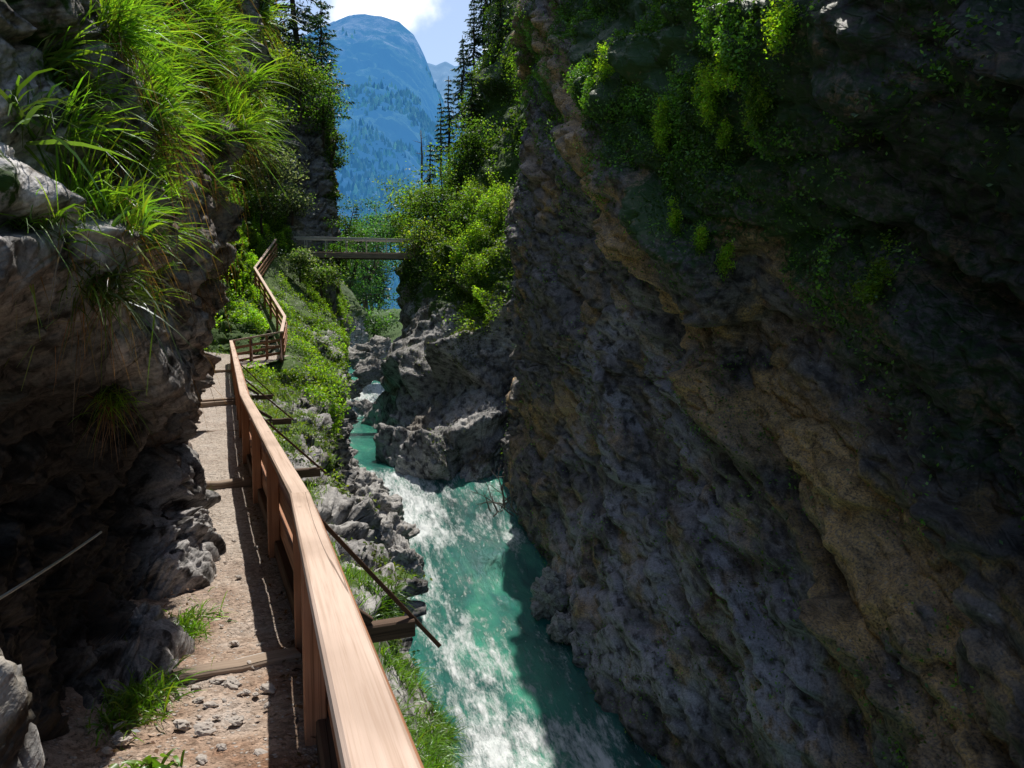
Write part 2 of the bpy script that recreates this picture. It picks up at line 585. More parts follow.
def mat_far(name, rock, wood, haze, hz=0.6, scale=0.01):
    """a mountain flank: cliffs and forest, with the blue of the air between mixed in"""
    t = NT(name)
    pos = t.new('NewGeometry').outputs['Position']
    nrm = t.new('NewGeometry').outputs['Normal']
    n1 = t.noise(t.mapping(pos, (1, 1, 0.5)), scale, 8, 0.65, 0.5)
    n2 = t.noise(pos, scale * 9, 6, 0.7)
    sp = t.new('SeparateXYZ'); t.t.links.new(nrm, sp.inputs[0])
    f = t.smooth(t.math('ADD', n1, t.math('MULTIPLY', t.math('SUBTRACT', n2, 0.5), 0.5)), 0.5, 0.62)
    c = t.mix(f, wood, rock)
    c = t.mix(0.6, c, t.ramp(n2, [(0.3, (0.25, 0.25, 0.25)), (0.5, (0.9, 0.9, 0.9)), (0.7, (2.0, 2.0, 2.0))]), 'MULTIPLY')
    d = t.new('BsdfDiffuse'); t.t.links.new(c, d.inputs[0])
    t.t.links.new(t.bump(n2, 12, 1.0), d.inputs['Normal'])
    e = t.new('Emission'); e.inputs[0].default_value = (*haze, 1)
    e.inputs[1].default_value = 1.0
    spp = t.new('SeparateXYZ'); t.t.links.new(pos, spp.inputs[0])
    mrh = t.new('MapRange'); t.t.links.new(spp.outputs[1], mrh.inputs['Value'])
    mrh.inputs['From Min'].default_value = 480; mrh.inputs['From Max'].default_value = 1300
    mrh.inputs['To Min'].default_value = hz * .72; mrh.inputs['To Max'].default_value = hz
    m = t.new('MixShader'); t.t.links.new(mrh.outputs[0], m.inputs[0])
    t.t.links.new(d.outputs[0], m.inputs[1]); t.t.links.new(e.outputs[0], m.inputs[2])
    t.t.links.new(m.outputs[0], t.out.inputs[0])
    return t.m


M_cliffR = mat_rock("dark wet cliff", (0.19, 0.175, 0.17), (0.026, 0.024, 0.024), (0.50, 0.32, 0.125), moss=(0.034, 0.085, 0.016), rough=0.6, ochre_at=0.53, spec=0.35, speck=0.45, pale=(0.36, 0.355, 0.39), relief=0.10)
M_cliffL = mat_rock("shaded cliff", (0.27, 0.255, 0.245), (0.025, 0.022, 0.02), (0.22, 0.12, 0.045), scale=2.2, ochre_at=0.56, pale=(0.62, 0.60, 0.60))
M_bank = mat_rock("bank limestone", (0.30, 0.29, 0.285), (0.045, 0.042, 0.04), (0.17, 0.125, 0.06), moss=(0.06, 0.11, 0.016), scale=1.4, ochre_at=0.60)
M_far_rock = mat_rock("gorge limestone", (0.27, 0.26, 0.25), (0.04, 0.038, 0.04), (0.15, 0.11, 0.06), moss=(0.045, 0.09, 0.015), scale=0.7, ochre_at=0.62)
M_boulder = mat_rock("boulder limestone", (0.42, 0.41, 0.40), (0.09, 0.085, 0.08), (0.28, 0.20, 0.10), scale=2.0, ochre_at=0.60)
M_gravel = mat_gravel("gravel path")
M_water = mat_water("river water")
M_stone = mat_simple("loose stone", (0.45, 0.40, 0.36), 0.9, 0, 0.004, 0.4, 40)
M_rail = mat_wood("larch handrail", (0.66, 0.495, 0.395), (0.46, 0.31, 0.22), 0.6, 1.7, 0.5)
M_post = mat_wood("red brown timber", (0.42, 0.20, 0.11), (0.18, 0.08, 0.04), 0.65)
M_old = mat_wood("weathered timber", (0.33, 0.25, 0.19), (0.11, 0.075, 0.05), 0.8)
M_dark = mat_wood("dark old timber", (0.12, 0.075, 0.05), (0.04, 0.024, 0.016), 0.8)
M_grey = mat_wood("silver grey timber", (0.68, 0.65, 0.61), (0.36, 0.33, 0.31), 0.8)
M_rust = mat_simple("rusty steel", (0.13, 0.062, 0.038), 0.6, 0.3, 0.002, 0.4, 60)
M_steel = mat_simple("steel cable", (0.55, 0.57, 0.6), 0.35, 0.9, 0.001, 0.2, 200)
M_bark = mat_simple("bark", (0.085, 0.06, 0.045), 0.9, 0, 0.02, 0.5, 14)
M_twig = mat_simple("dead wood", (0.22, 0.17, 0.14), 0.9, 0, 0.004, 0.4, 40)
M_leaf = mat_leaf("green leaves", 0.6, 0.03)
M_needle = mat_leaf("conifer needles", 0.3, 0.06)
M_grass = mat_leaf("grass blades", 0.55, 0.045, 0.4)
M_moss = mat_leaf("hanging moss and herbs", 0.45, 0.05)
# ------------------------------------------------------------------ stations along the path and the river
D_ = [-2, .5, 2, 3.5, 5, 8, 11.5, 16, 20, 25, 29, 31, 33, 38, 43, 50, 56, 64, 80]
XR = [.79, .03, -.42, -.87, -1.34, -2.49, -3.83, -5.45, -6.9, -8.7, -10.1, -8.65, -9.33, -11.5, -13.76, -14.7, -14.6, -15, -16]
ZP = [-1.55, -1.65, -1.75, -1.87, -2.0, -2.04, -2.02, -1.96, -1.89, -1.79, -1.7, -1.38, -.85, .6, 1.95, 4.1, 4.65, 4.4, 3]
LO = [.95, .95, 1.0, .95, .95, 1.25, 1.5, 1.8, 2.2, 2.8, 3.2, 1.9, 2.3, 3.4, 4.4, 3.4, 1.6, 1.5, 1.5]
LD = [.7, .7, .7, .75, .85, .9, .75, 1.0, 1.4, 1.35, 1.1, 1.3, 1.7, 2.3, 3.0, 4.0, 3.5, 3, 2.5]
XF = [2.4, 1.6, 1.2, .8, .3, -.5, -1.5, -2.5, -3.3, -4.2, -5.0, -5.4, -5.9, -7.5, -9.2, -11.2, -12.4, -13.5, -15]
YR = [0, 4, 14, 20.4, 22.9, 29, 33, 36, 39, 45, 57, 59.5, 62, 66, 75, 90]
ZR = [-12.3, -12, -11.7, -11.3, -10.8, -10, -9, -8.0, -7.2, -7.0, -6.9, -6.0, -4.9, -4.3, -2.8, -1.5]


def riverz(y):
    return np.interp(y, YR, ZR)


# ------------------------------------------------------------------ right cliff
def build_right_cliff():
    sx = [8.8, 7.7, 6.6, 5.4, 3.7, 1.6, -.4, 0.6, 6.0]
    sy = [-7, 1, 8, 14, 20.5, 29, 37.0, 42, 45]
    zz = [-14, -11, -8.5, -6, -3, -1, 2, 5, 9, 14, 20, 27]
    oo = [-1.1, -.6, .05, .75, 1.45, 1.6, .75, .5, 1.0, 2.0, 3.4, 6.0]
    G = np.zeros((len(sx), len(zz), 3))
    for i, (x, y) in enumerate(zip(sx, sy)):
        for j, (z, o) in enumerate(zip(zz, oo)):
            k = 1.0 if i < 5 else (0.75 if i == 5 else .5)
            nearfac = 1.0 + 0.8 * max(0, 1 - max(0, y) / 12.0) * (1 if z < -3 else 0)
            k2 = k * (.12 if (i <= 3 and z > 3) else 1)
            G[i, j] = (x + o * k2 * nearfac, y + o * k * .25, ZC + z)
    m, n = 760, 620
    # distribute rows densely where the camera is near
    P = cat_interp(cat_interp(G, m, 0), n, 1)
    N = grid_normals(P)
    if N[m // 2, n // 2, 0] > 0:
        N = -N
    p = P.reshape(-1, 3)
    nn = N.reshape(-1, 3)
    y = p[:, 1]; z = p[:, 2] - ZC
    # the overhanging ledge, dipping towards the viewer
    led = [(520, 20), (548, 95), (560, 125), (600, 205), (640, 272), (664, 297), (692, 360), (714, 415), (756, 440), (793, 493), (825, 545), (852, 620), (884, 668), (926, 725), (975, 800)]
    qx, qy, qd = proj(p)
    okq = np.where(qd > 1, 0, 1e9)
    ly = []; lz = []
    for (lx, lyy) in led:
        k = np.argmin((qx - lx) ** 2 + (qy - lyy) ** 2 + okq)
        ly.append(y[k]); lz.append(z[k])
    o_ = np.argsort(ly)
    zl = np.interp(y, np.array(ly)[o_], np.array(lz)[o_])
    zl = np.where(y < min(ly), min(lz) - .9 * (min(ly) - y), zl)
    wob = 0.28 * fbm(np.stack([y * .8, z * .8, z * 0], 1), 3)
    w = z - zl + wob
    rec = np.where(w < 0, sstep(.15, -1.1, w) * np.exp(np.minimum(w, 0) / 4.5), 0)
    d = -1.25 * rec + 0.35 * np.exp(-np.abs(w - .5) / .8)
    # second ledge lower down, and a dark cleft
    w2 = w + 3.4 + 0.8 * fbm(p * .3 + 40, 3)
    d += -0.65 * np.where(w2 < 0, sstep(0, -.3, w2) * np.exp(np.minimum(w2, 0) / 1.6), 0)
    w3 = w - 3.2 + 1.0 * fbm(p * .25 + 70, 3)
    d += -0.55 * np.where(w3 < 0, sstep(0, -.35, w3) * np.exp(np.minimum(w3, 0) / 1.4), 0)
    d += -.6 * np.exp(-((w + .7) / .5) ** 2) * sstep(13, 10, y)
    dip = np.array([[1, 0, 0], [0, .88, .47], [0, -.47, .88]])
    qs = np.stack([p[:, 0], y * .88 + z * .47, -y * .47 + z * .88], 1) + .15 * np.stack([fbm(p * .5 + 5, 3), fbm(p * .5 + 15, 3), fbm(p * .5 + 25, 3)], 1)
    v, e = facet(qs * np.array([0.26, 0.13, 0.40]) + 6.6, 1.7)
    d += (.72 * v - .30 * (1 - sstep(0, 0.045, e))) * (.25 + .75 * sstep(35, 28, y))
    v, e = facet(qs * np.array([0.7, 0.42, 1.25]) + 2.6, 1.5)
    d += .30 * v * sstep(-.4, .4, fbm(p * .25 + 52, 3)) - .12 * (1 - sstep(0, .06, e))
    d = gblur(d.reshape(m, n), 1.5).ravel()
    wp = p + .12 * np.stack([fbm(p * 2.2 + 1, 3), fbm(p * 2.2 + 9, 3), fbm(p * 2.2 + 19, 3)], 1)
    d += gblur(rock_disp(wp, 0.25, 0.27, 0.13, 0.035, dip, 0.0).reshape(m, n), .6).ravel()
    d += .05 * fbm(p * 3.0, 4, .6, ridge=True)
    sq = np.stack([p[:, 0] * .3, (y * .88 + z * .47) * .16, (-y * .47 + z * .88) * 1.1], 1)
    d += .07 * fbm(sq, 4, .5, ridge=True)
    p = p + nn * d[:, None]
    # notch at the water line
    moss = 0.50 * sstep(2.0, 4.5, w + 2.2 * fbm(p * .2 + 3, 3)) + .25 * sstep(.0, .5, fbm(p * .35 + 8, 4)) * sstep(-1, 2, z)
    moss += .4 * np.exp(-(((qx - 660) / 150) ** 2 + ((qy - 60) / 110) ** 2))
    moss = np.clip(moss, 0, .68)
    och = 0.95 * np.exp(-((w - .9) / np.interp(y, [8, 14, 22, 30], [1.0, 1.7, 1.1, 1.2])) ** 2) * sstep(5, 9, y) * sstep(-.6, -.05, fbm(p * .5 + 2, 3)) + 0.5 * np.exp(-((w + 4.3) / 1.2) ** 2) * sstep(0, .3, fbm(p * .3 + 5, 3))  # ochre rock band, brightened to paint bounced light at the ledge
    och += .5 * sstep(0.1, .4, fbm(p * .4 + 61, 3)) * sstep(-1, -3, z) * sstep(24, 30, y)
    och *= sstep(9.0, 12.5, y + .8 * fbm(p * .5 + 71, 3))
    pale = 0.85 * sstep(-.8, -3.2, w + .8 * fbm(p * .5, 3)) * sstep(-.35, .25, fbm(p * .45 + 21, 4)) * sstep(9, 13, y) * sstep(33, 27, y)
    dk = 1.05 - .68 * sstep(1.2, 3.4, w + .6 * fbm(p * .4 + 44, 3)) * sstep(20, 12, y) - .25 * sstep(1, 4, w) * (1 - sstep(20, 12, y))  # shade painted into the colour of the upper wall
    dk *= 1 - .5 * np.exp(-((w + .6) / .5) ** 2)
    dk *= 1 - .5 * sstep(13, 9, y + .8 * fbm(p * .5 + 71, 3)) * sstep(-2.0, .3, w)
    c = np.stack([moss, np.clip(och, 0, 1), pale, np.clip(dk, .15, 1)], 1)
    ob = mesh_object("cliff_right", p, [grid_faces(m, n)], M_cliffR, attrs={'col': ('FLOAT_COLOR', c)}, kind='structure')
    return p.reshape(m, n, 3), nn.reshape(m, n, 3)


# ------------------------------------------------------------------ near left cliff
def build_left_cliff():
    T = {
        -760: [(-1100, 3.6), (-850, 4.0), (-650, 4.6), (-480, 5.4), (-300, 6.4), (-60, 8.4), (40, 11), (80, 16)],
        -300: [(-460, 2.9), (-260, 3.2), (-120, 3.8), (-20, 4.6), (80, 5.5), (190, 7.0), (190, 9.5), (170, 14)],
        -60: [(-280, 2.5), (-60, 2.6), (40, 3.1), (110, 3.8), (180, 4.7), (246, 6.2), (236, 8.5), (205, 13.5)],
        50: [(-280, 2.2), (-60, 2.35), (40, 2.9), (110, 3.5), (170, 4.3), (236, 5.8), (226, 8), (200, 13)],
        150: [(-280, 2.0), (-60, 2.15), (35, 2.6), (105, 3.3), (160, 4.2), (220, 5.8), (213, 8), (196, 13)],
        245: [(-280, 1.9), (-60, 2.0), (35, 2.5), (100, 3.1), (150, 3.9), (210, 6.0), (206, 8.5), (193, 14)],
        330: [(-280, 2.1), (-60, 2.3), (35, 2.8), (95, 3.3), (150, 4.2), (202, 6.6), (199, 9.3), (190, 15)],
        405: [(-280, 2.6), (-60, 2.9), (35, 3.5), (95, 4.2), (138, 5.2), (180, 7.4), (178, 10.5), (182, 16)],
        500: [(-280, 2.7), (-60, 3.1), (30, 3.8), (90, 4.8), (126, 5.9), (178, 7.8), (176, 11), (180, 17)],
        555: [(-280, 2.5), (-60, 2.9), (30, 3.8), (90, 4.9), (126, 5.9), (184, 7.0), (182, 10.5), (185, 17)],
        615: [(-280, 2.3), (-60, 2.7), (30, 3.7), (80, 4.6), (115, 5.3), (176, 5.7), (184, 8), (180, 12)],
        690: [(-280, 2.1), (-60, 2.4), (25, 3.4), (80, 4.0), (122, 4.25), (160, 4.35), (182, 6), (190, 9)],
        780: [(-280, 1.9), (-60, 2.1), (20, 3.0), (75, 3.2), (112, 3.3), (140, 3.35), (165, 4.6), (180, 7)],
        960: [(-280, 1.8), (-60, 2.0), (20, 2.6), (60, 2.7), (85, 2.75), (115, 2.8), (150, 3.6), (170, 5)],
    }
    G = np.array([[W(px, py, d) for px, d in row] for py, row in T.items()])
    m, n = 620, 520
    P = cat_interp(cat_interp(G, m, 0), n, 1)
    N = grid_normals(P)
    N[N[..., 0] < -.2] *= 1
    if N[m // 2, n // 2, 0] < 0:
        N = -N
    p = P.reshape(-1, 3); nn = N.reshape(-1, 3)
    dd = np.clip((p - CAM) @ FW, 1.5, 20)
    d = rock_disp(p * np.array([1.7, 1.7, 1.25]), .32, .30, .15, .05)
    amp = np.clip(dd / 4.5, .5, 1.3)
    d = gblur(d.reshape(m, n), .9).ravel() + .04 * fbm(p * 7, 4, .6, ridge=True)
    px, py, _ = proj(p)
    tl = .10 * np.exp(-(((px - 35) / 60) ** 2 + ((py - 190 - (px - 40) * .7) / 45) ** 2)) * np.clip((py - 190 - (px - 40) * .7) / 22, -1.5, 1.5)
    tl += .24 * np.exp(-(((px - 138) / 30) ** 2 + ((py - 335) / 55) ** 2)) * np.clip((py - 330) / 30, -1.5, 1.5)
    tl += .16 * np.exp(-(((px - 160) / 38) ** 2 + ((py - 480) / 70) ** 2)) * np.clip((py - 470) / 45, -1.5, 1.5)
    p = p + nn * (d * .62 * amp + tl)[:, None]
    px, py, _ = proj(p)
    z = p[:, 2] - ZC
    f = fbm(p * 1.3 + 3, 4)
    pale = 0.9 * np.exp(-(((px - 40) / 75) ** 2 + ((py - 195 - (px - 40) * .7) / 30) ** 2))  # pale rock patches, brightened to stand in for sunlight
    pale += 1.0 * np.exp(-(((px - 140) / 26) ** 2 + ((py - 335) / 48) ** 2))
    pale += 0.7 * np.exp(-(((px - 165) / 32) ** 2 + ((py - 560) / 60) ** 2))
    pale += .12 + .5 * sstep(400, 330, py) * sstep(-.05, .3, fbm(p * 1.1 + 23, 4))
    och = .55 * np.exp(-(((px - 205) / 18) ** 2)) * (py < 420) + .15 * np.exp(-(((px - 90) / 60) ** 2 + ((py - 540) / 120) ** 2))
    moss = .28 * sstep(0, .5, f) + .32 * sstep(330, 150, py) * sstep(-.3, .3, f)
    dk = 1 - .8 * sstep(290, 400, py) * sstep(185, 120, px + 25 * f) * (1 - .8 * np.clip(pale - .15, 0, 1))  # shade of the recess below the overhang, painted into the colour
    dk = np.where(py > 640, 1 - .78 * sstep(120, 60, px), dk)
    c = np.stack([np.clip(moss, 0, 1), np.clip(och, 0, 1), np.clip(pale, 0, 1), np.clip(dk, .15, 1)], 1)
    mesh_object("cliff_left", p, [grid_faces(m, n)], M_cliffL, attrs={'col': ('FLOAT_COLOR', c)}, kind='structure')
    return p.reshape(m, n, 3), nn.reshape(m, n, 3)


# ------------------------------------------------------------------ the bank between path and river
def build_bank():
    G = []
    for i, d in enumerate(D_):
        y = d
        e = np.array([XR[i] + .10, y, ZP[i] - .06 - .32 * float(sstep(30, 33, d)) * float(sstep(60, 54, d))])
        l = np.array([XR[i] + LO[i], y, ZP[i] - LD[i]])
        ft = np.array([XF[i], y, riverz(y) - 2.0])
        row = [e + np.array([-1.6, 0, -.9]), e + np.array([-.5, 0, -.05]), e, e * .5 + l * .5 + np.array([0, 0, .10]), l]
        for q in (.05, .16, .32, .52, .75, 1.0):
            row.append(np.array([l[0] + (ft[0] - l[0]) * q ** 1.25, y, l[2] + (ft[2] - l[2]) * q]))
        G.append([r + np.array([0, 0, ZC]) for r in row])
    G = np.array(G)
    # uneven headlands and hollows along the face
    m, n = 900, 300
    P = cat_interp(cat_interp(G, m, 0), n, 1)
    N = grid_normals(P)
    if N[m // 2, n // 2, 0] < 0:
        N = -N
    p = P.reshape(-1, 3); nn = N.reshape(-1, 3)
    row = np.tile(np.linspace(0, 10, n), m)
    col = np.repeat(np.linspace(0, len(D_) - 1, m), n)
    far = sstep(4, 20, p[:, 1])
    amp = (sstep(2.1, 4.5, row)) * (0.5 + .5 * far)
    dip = np.array([[1, 0, 0], [0, .9, .43], [0, -.43, .9]])
    d = rock_disp(p, .35, .42, .18, .05, dip)
    d2 = rock_disp(p * 2.1 + 4, .15, .30, .16, .05, dip)
    rk = sstep(5.5, 7.5, p[:, 1]) * (1 - .45 * sstep(12, 20, p[:, 1])) * sstep(48, 40, p[:, 1]) * sstep(2.4, 3.2, row) * sstep(8, 6, row)
    v_, e_ = facet(p * np.array([1.1, .9, 1.1]) + 2.2, 1.5)
    p = p + nn * (amp * (.75 * d + .35 * d2) + rk * (.42 * v_ - .3 * (1 - sstep(0, .12, e_))) + sstep(1.6, 2.4, row) * .03 * fbm(p * 2, 3))[:, None]
    # soil and turf where the ground is flat
    N2 = grid_normals(p.reshape(m, n, 3)).reshape(-1, 3)
    N2 *= np.sign((N2 * nn).sum(1))[:, None]
    turf = sstep(.35, .75, N2[:, 2] * .8 + .75 * fbm(p * .75, 4)) * sstep(6.2, 4.4, row)
    turf = np.maximum(turf, sstep(28, 36, p[:, 1]) * sstep(6.5, 4.5, row + 1.2 * fbm(p * .4, 3)) * .8)
    turf *= 1 - .8 * rk * sstep(2.9, 3.4, row) * sstep(-.15, .1, fbm(p * .6 + 60, 3))
    och = .35 * sstep(.1, .4, fbm(p * .7 + 33, 4))
    c = np.stack([np.clip(.2 + .5 * turf, 0, 1), och, .75 * sstep(-.3, .3, fbm(p * .5 + 90, 4)), np.ones(len(p))], 1)
    mesh_object("river_bank", p, [grid_faces(m, n)], M_bank, attrs={'col': ('FLOAT_COLOR', c)}, kind='structure')
    return p.reshape(m, n, 3), N2.reshape(m, n, 3), turf.reshape(m, n), row.reshape(m, n)


# ------------------------------------------------------------------ hillside left of the stairs, ending in a rock pillar
def build_hill_left():
    S = [
        [(150, 470, 12), (120, 380, 12.5), (90, 250, 13), (60, 60, 14), (30, -150, 16), (0, -420, 18)],
        [(186, 420, 20), (168, 340, 20.5), (150, 240, 21.5), (125, 60, 24), (100, -150, 27), (80, -400, 30)],
        [(207, 370, 30), (190, 325, 31.5), (175, 250, 34.5), (150, 90, 41), (120, -150, 50), (100, -350, 58)],
        [(264, 344, 33), (241, 308, 34.4), (213, 235, 38.5), (185, 90, 46), (150, -150, 55), (130, -350, 63)],
        [(246, 288, 43), (235, 244, 45.2), (223, 180, 49.5), (207, 50, 57), (185, -150, 65), (170, -350, 72)],
        [(266, 256, 50), (258, 215, 52), (250, 150, 56), (243, 40, 63), (228, -100, 70), (215, -300, 78)],
        [(312, 252, 56), (300, 200, 57.5), (288, 120, 60), (280, 90, 66), (272, 60, 72), (262, 0, 78)],
        [(336, 310, 59), (334, 210, 60.5), (329, 115, 63), (322, 96, 68), (314, 80, 74), (305, 60, 80)],
        [(334, 340, 78), (325, 220, 78), (318, 130, 79), (312, 100, 82), (305, 85, 86), (295, 70, 90)],
    ]
    G = np.array([[W(*q) for q in s] for s in S])
    # a skirt under the front row, so nothing shows below it
    low = G[:, :1].copy(); low[:, 0, 2] -= 1.5
    low[-3:, 0, 2] -= 5
    G = np.concatenate([low, G], 1)
    m, n = 520, 360
    P = cat_interp(cat_interp(G, m, 0), n, 1)
    N = grid_normals(P)
    if N[m // 2, n // 2, 0] < 0:
        N = -N
    p = P.reshape(-1, 3); nn = N.reshape(-1, 3)
    row = np.tile(np.linspace(0, 6, n), m)
    st = np.repeat(np.linspace(0, 8, m), n)
    d = rock_disp(p, .8, .6, .25, .06)
    p = p + nn * (d * (.25 + .75 * sstep(1.0, 2.2, row)) * .8)[:, None]
    green = sstep(5.9, 4.9, st) * sstep(3.6, 2.6, row + .6 * fbm(p * .2, 3)) + .3
    c = np.stack([np.clip(green, 0, .75), .2 * np.ones(len(p)), np.zeros(len(p)), np.ones(len(p))], 1)
    mesh_object("hillside_left", p, [grid_faces(m, n)], M_far_rock, attrs={'col': ('FLOAT_COLOR', c)}, kind='structure')
    return p.reshape(m, n, 3), nn.reshape(m, n, 3), st.reshape(m, n), row.reshape(m, n)


# ------------------------------------------------------------------ far side: buttress by the pool, wooded slope above it
def build_hill_right():
    S = {
        -300: [(620, 60), (575, 72), (555, 84), (545, 96), (560, 150)],
        -120: [(590, 54), (552, 66), (530, 78), (518, 90), (538, 140)],
        0: [(560, 50), (528, 60), (512, 72), (499, 82), (515, 130)],
        80: [(555, 47), (520, 56), (502, 66), (484, 76), (500, 120)],
        160: [(550, 45), (514, 52), (490, 61), (466, 70), (480, 110)],
        225: [(540, 43.5), (508, 47.5), (470, 54), (438, 62), (450, 90)],
        262: [(534, 42.5), (503, 45.3), (456, 50.5), (416, 56), (414, 74)],
        300: [(530, 42), (498, 43.6), (452, 48), (410, 54), (402, 68)],
        345: [(520, 41.5), (488, 42.4), (444, 45.4), (400, 51), (390, 62)],
        400: [(512, 40.5), (482, 40.6), (430, 42.2), (385, 46), (380, 58)],
        455: [(508, 39.5), (480, 38.2), (428, 38.8), (379, 42), (376, 54)],
        500: [(505, 39.5), (478, 37.3), (438, 37.6), (394, 39.2), (388, 50)],
        560: [(500, 39), (480, 36.8), (448, 37), (404, 38.5), (396, 48)],
        640: [(500, 38), (485, 36), (455, 36.2), (415, 37.5), (405, 46)],
    }
    G = np.array([[W(px, py, d) for px, d in r] for py, r in S.items()])
    m, n = 620, 380
    P = cat_interp(cat_interp(G, m, 0), n, 1)
    N = grid_normals(P)
    if N[m // 2, n // 2, 1] > 0:
        N = -N
    p = P.reshape(-1, 3); nn = N.reshape(-1, 3)
    px, py, _ = proj(p)
    dip = np.array([[.85, 0, .5], [0, 1, 0], [-.5, 0, .85]])
    d = gblur(rock_disp(p * .8, .5, .30, .10, .0, dip, .8).reshape(m, n), 1.6).ravel() + gblur(rock_disp(p * 1.3 + 7, 0, .10, .09, .05, dip).reshape(m, n), .6).ravel()
    p = p + nn * d[:, None]
    wood = sstep(335, 270, py + 26 * fbm(p * .25, 3))
    och = .4 * sstep(.2, .5, fbm(p * .3 + 5, 3)) + .7 * np.exp(-(((px - 478) / 12) ** 2 + ((py - 480) / 40) ** 2))
    pale = .75 * sstep(-.2, .35, fbm(p * .35 + 50, 4)) * (1 - wood)
    c = np.stack([.12 + .5 * wood + .25 * sstep(0, .4, fbm(p * .4 + 19, 3)), och, pale, np.ones(len(p))], 1)
    mesh_object("hillside_right", p, [grid_faces(m, n)], M_far_rock, attrs={'col': ('FLOAT_COLOR', np.clip(c, 0, 1))}, kind='structure')
    return p.reshape(m, n, 3), nn.reshape(m, n, 3)


# ------------------------------------------------------------------ river
def build_river():
    m, n = 800, 170
    yy = 2 + 88 * np.linspace(0, 1, m) ** 1.25
    xl = np.interp(yy, [2, 14, 20, 28, 36, 45, 57, 75, 90], [-3, -5, -6, -7, -9, -12, -16, -20, -24])
    xr = np.interp(yy, [2, 14, 20, 28, 36, 45, 57, 75, 90], [10, 8.5, 6.5, 4.2, 1.5, -3, -6, -8, -10])
    t = np.linspace(0, 1, n)
    X = xl[:, None] * (1 - t) + xr[:, None] * t
    Y = np.repeat(yy[:, None], n, 1)
    p = np.stack([X.ravel(), Y.ravel(), np.zeros(m * n)], 1)
    y = p[:, 1]; x = p[:, 0]
    slope = np.gradient(riverz(np.linspace(0, 90, 901)), .1)
    sl = np.interp(y, np.linspace(0, 90, 901), np.convolve(slope, np.ones(15) / 15, 'same'))
    f = np.clip((sl - .11) * 5.0, 0, .85) * sstep(31.0, 33.5, y) * (.55 + .45 * sstep(1.2, -1.0, x - np.interp(y, [20, 28, 36, 45], [.7, -1.6, -3.3, -6.5])))
    mid = np.interp(y, [4, 20, 28, 36, 45], [1.3, .7, -1.6, -3.3, -6.5])
    bankl = np.exp(-((x - np.interp(y, [4, 20, 24, 29, 36], [.3, -.6, -1.4, -3.3, -4.9])) / 1.5) ** 2) * sstep(34, 30, y)
    f = f * 1.0 - .15
    f += .44 * bankl
    f += .62 * np.exp(-((y - 19.8) / 1.9) ** 2) * np.exp(-((x - 1.3) / 2.3) ** 2)
    f += .30 * np.exp(-((y - 24.5) / 1.8) ** 2) * np.exp(-((x - .8) / 2.0) ** 2)
    f += .16 * sstep(38, 30, y)
    shal = np.exp(-((x - np.interp(y, [4, 20, 28, 36], [.9, .6, -.9, -3])) / 1.25) ** 2) * sstep(29, 24, y)
    shal = shal * sstep(-.4, .4, fbm(p * .35 + 3, 3)) + .25 * sstep(38, 44, y)
    q = p * np.array([1, .6, 1])
    rough = .35 + .9 * np.clip(f, 0, 1)
    h = (.10 * fbm(q * .9, 4) + .055 * fbm(q * 3.1 + 8, 3)) * rough * np.where(y > 40, .35, 1)
    h += .10 * np.sin(y * 1.25 + .8 * fbm(q * .4, 2) + x * .4) * np.exp(-((y - 34) / 3.2) ** 2)
    p[:, 2] = ZC + riverz(y) + h
    c = np.stack([np.clip(f, 0, 1), np.clip(shal, 0, 1), 0 * f, np.ones_like(f)], 1)
    mesh_object("river", p, [grid_faces(m, n)], M_water, attrs={'col': ('FLOAT_COLOR', c)}, kind='structure')


# ------------------------------------------------------------------ gravel path
def pathx(d):
    return np.interp(d, D_, XR)


def pathz(d):
    return np.interp(d, D_, ZP)


def build_path():
    m, n = 1100, 90
    d = np.linspace(.2, 1, m) ** 1.6 * 31.2
    d = np.concatenate([np.linspace(-1.5, d[0], 30)[:-1], d]); m = len(d)
    xr_ = np.interp(d, [-2, 28.6, 29.4, 31.2], [.79, pathx(28.6), -9.3, -8.75]) + .0
    xr_ = np.where(d < 28.6, pathx(d), xr_) + .10
    xl_ = xr_ - np.interp(d, [-2, 3, 5, 11, 16, 22, 31], [1.9, 1.6, 1.5, 1.3, 1.5, 2.0, 3.2])
    t = np.linspace(0, 1, n)
    X = xl_[:, None] * (1 - t) + xr_[:, None] * t
    Y = np.repeat(d[:, None], n, 1)
    z = ZC + pathz(d)
    Z = np.repeat(z[:, None], n, 1)
    p = np.stack([X.ravel(), Y.ravel(), Z.ravel()], 1)
    p[:, 2] += .03 * fbm(p * 1.5, 4) + .008 * fbm(p * 14, 4) + np.tile(.10 * sstep(.35, 0, t), m)
    v, e = facet(p * np.array([17, 17, 17]), .8)
    p[:, 2] += .010 * np.clip(v, 0, 1) * sstep(0, .15, e)
    N = grid_faces(m, n, True)
    mesh_object("footpath", p, [N], M_gravel, kind='structure')


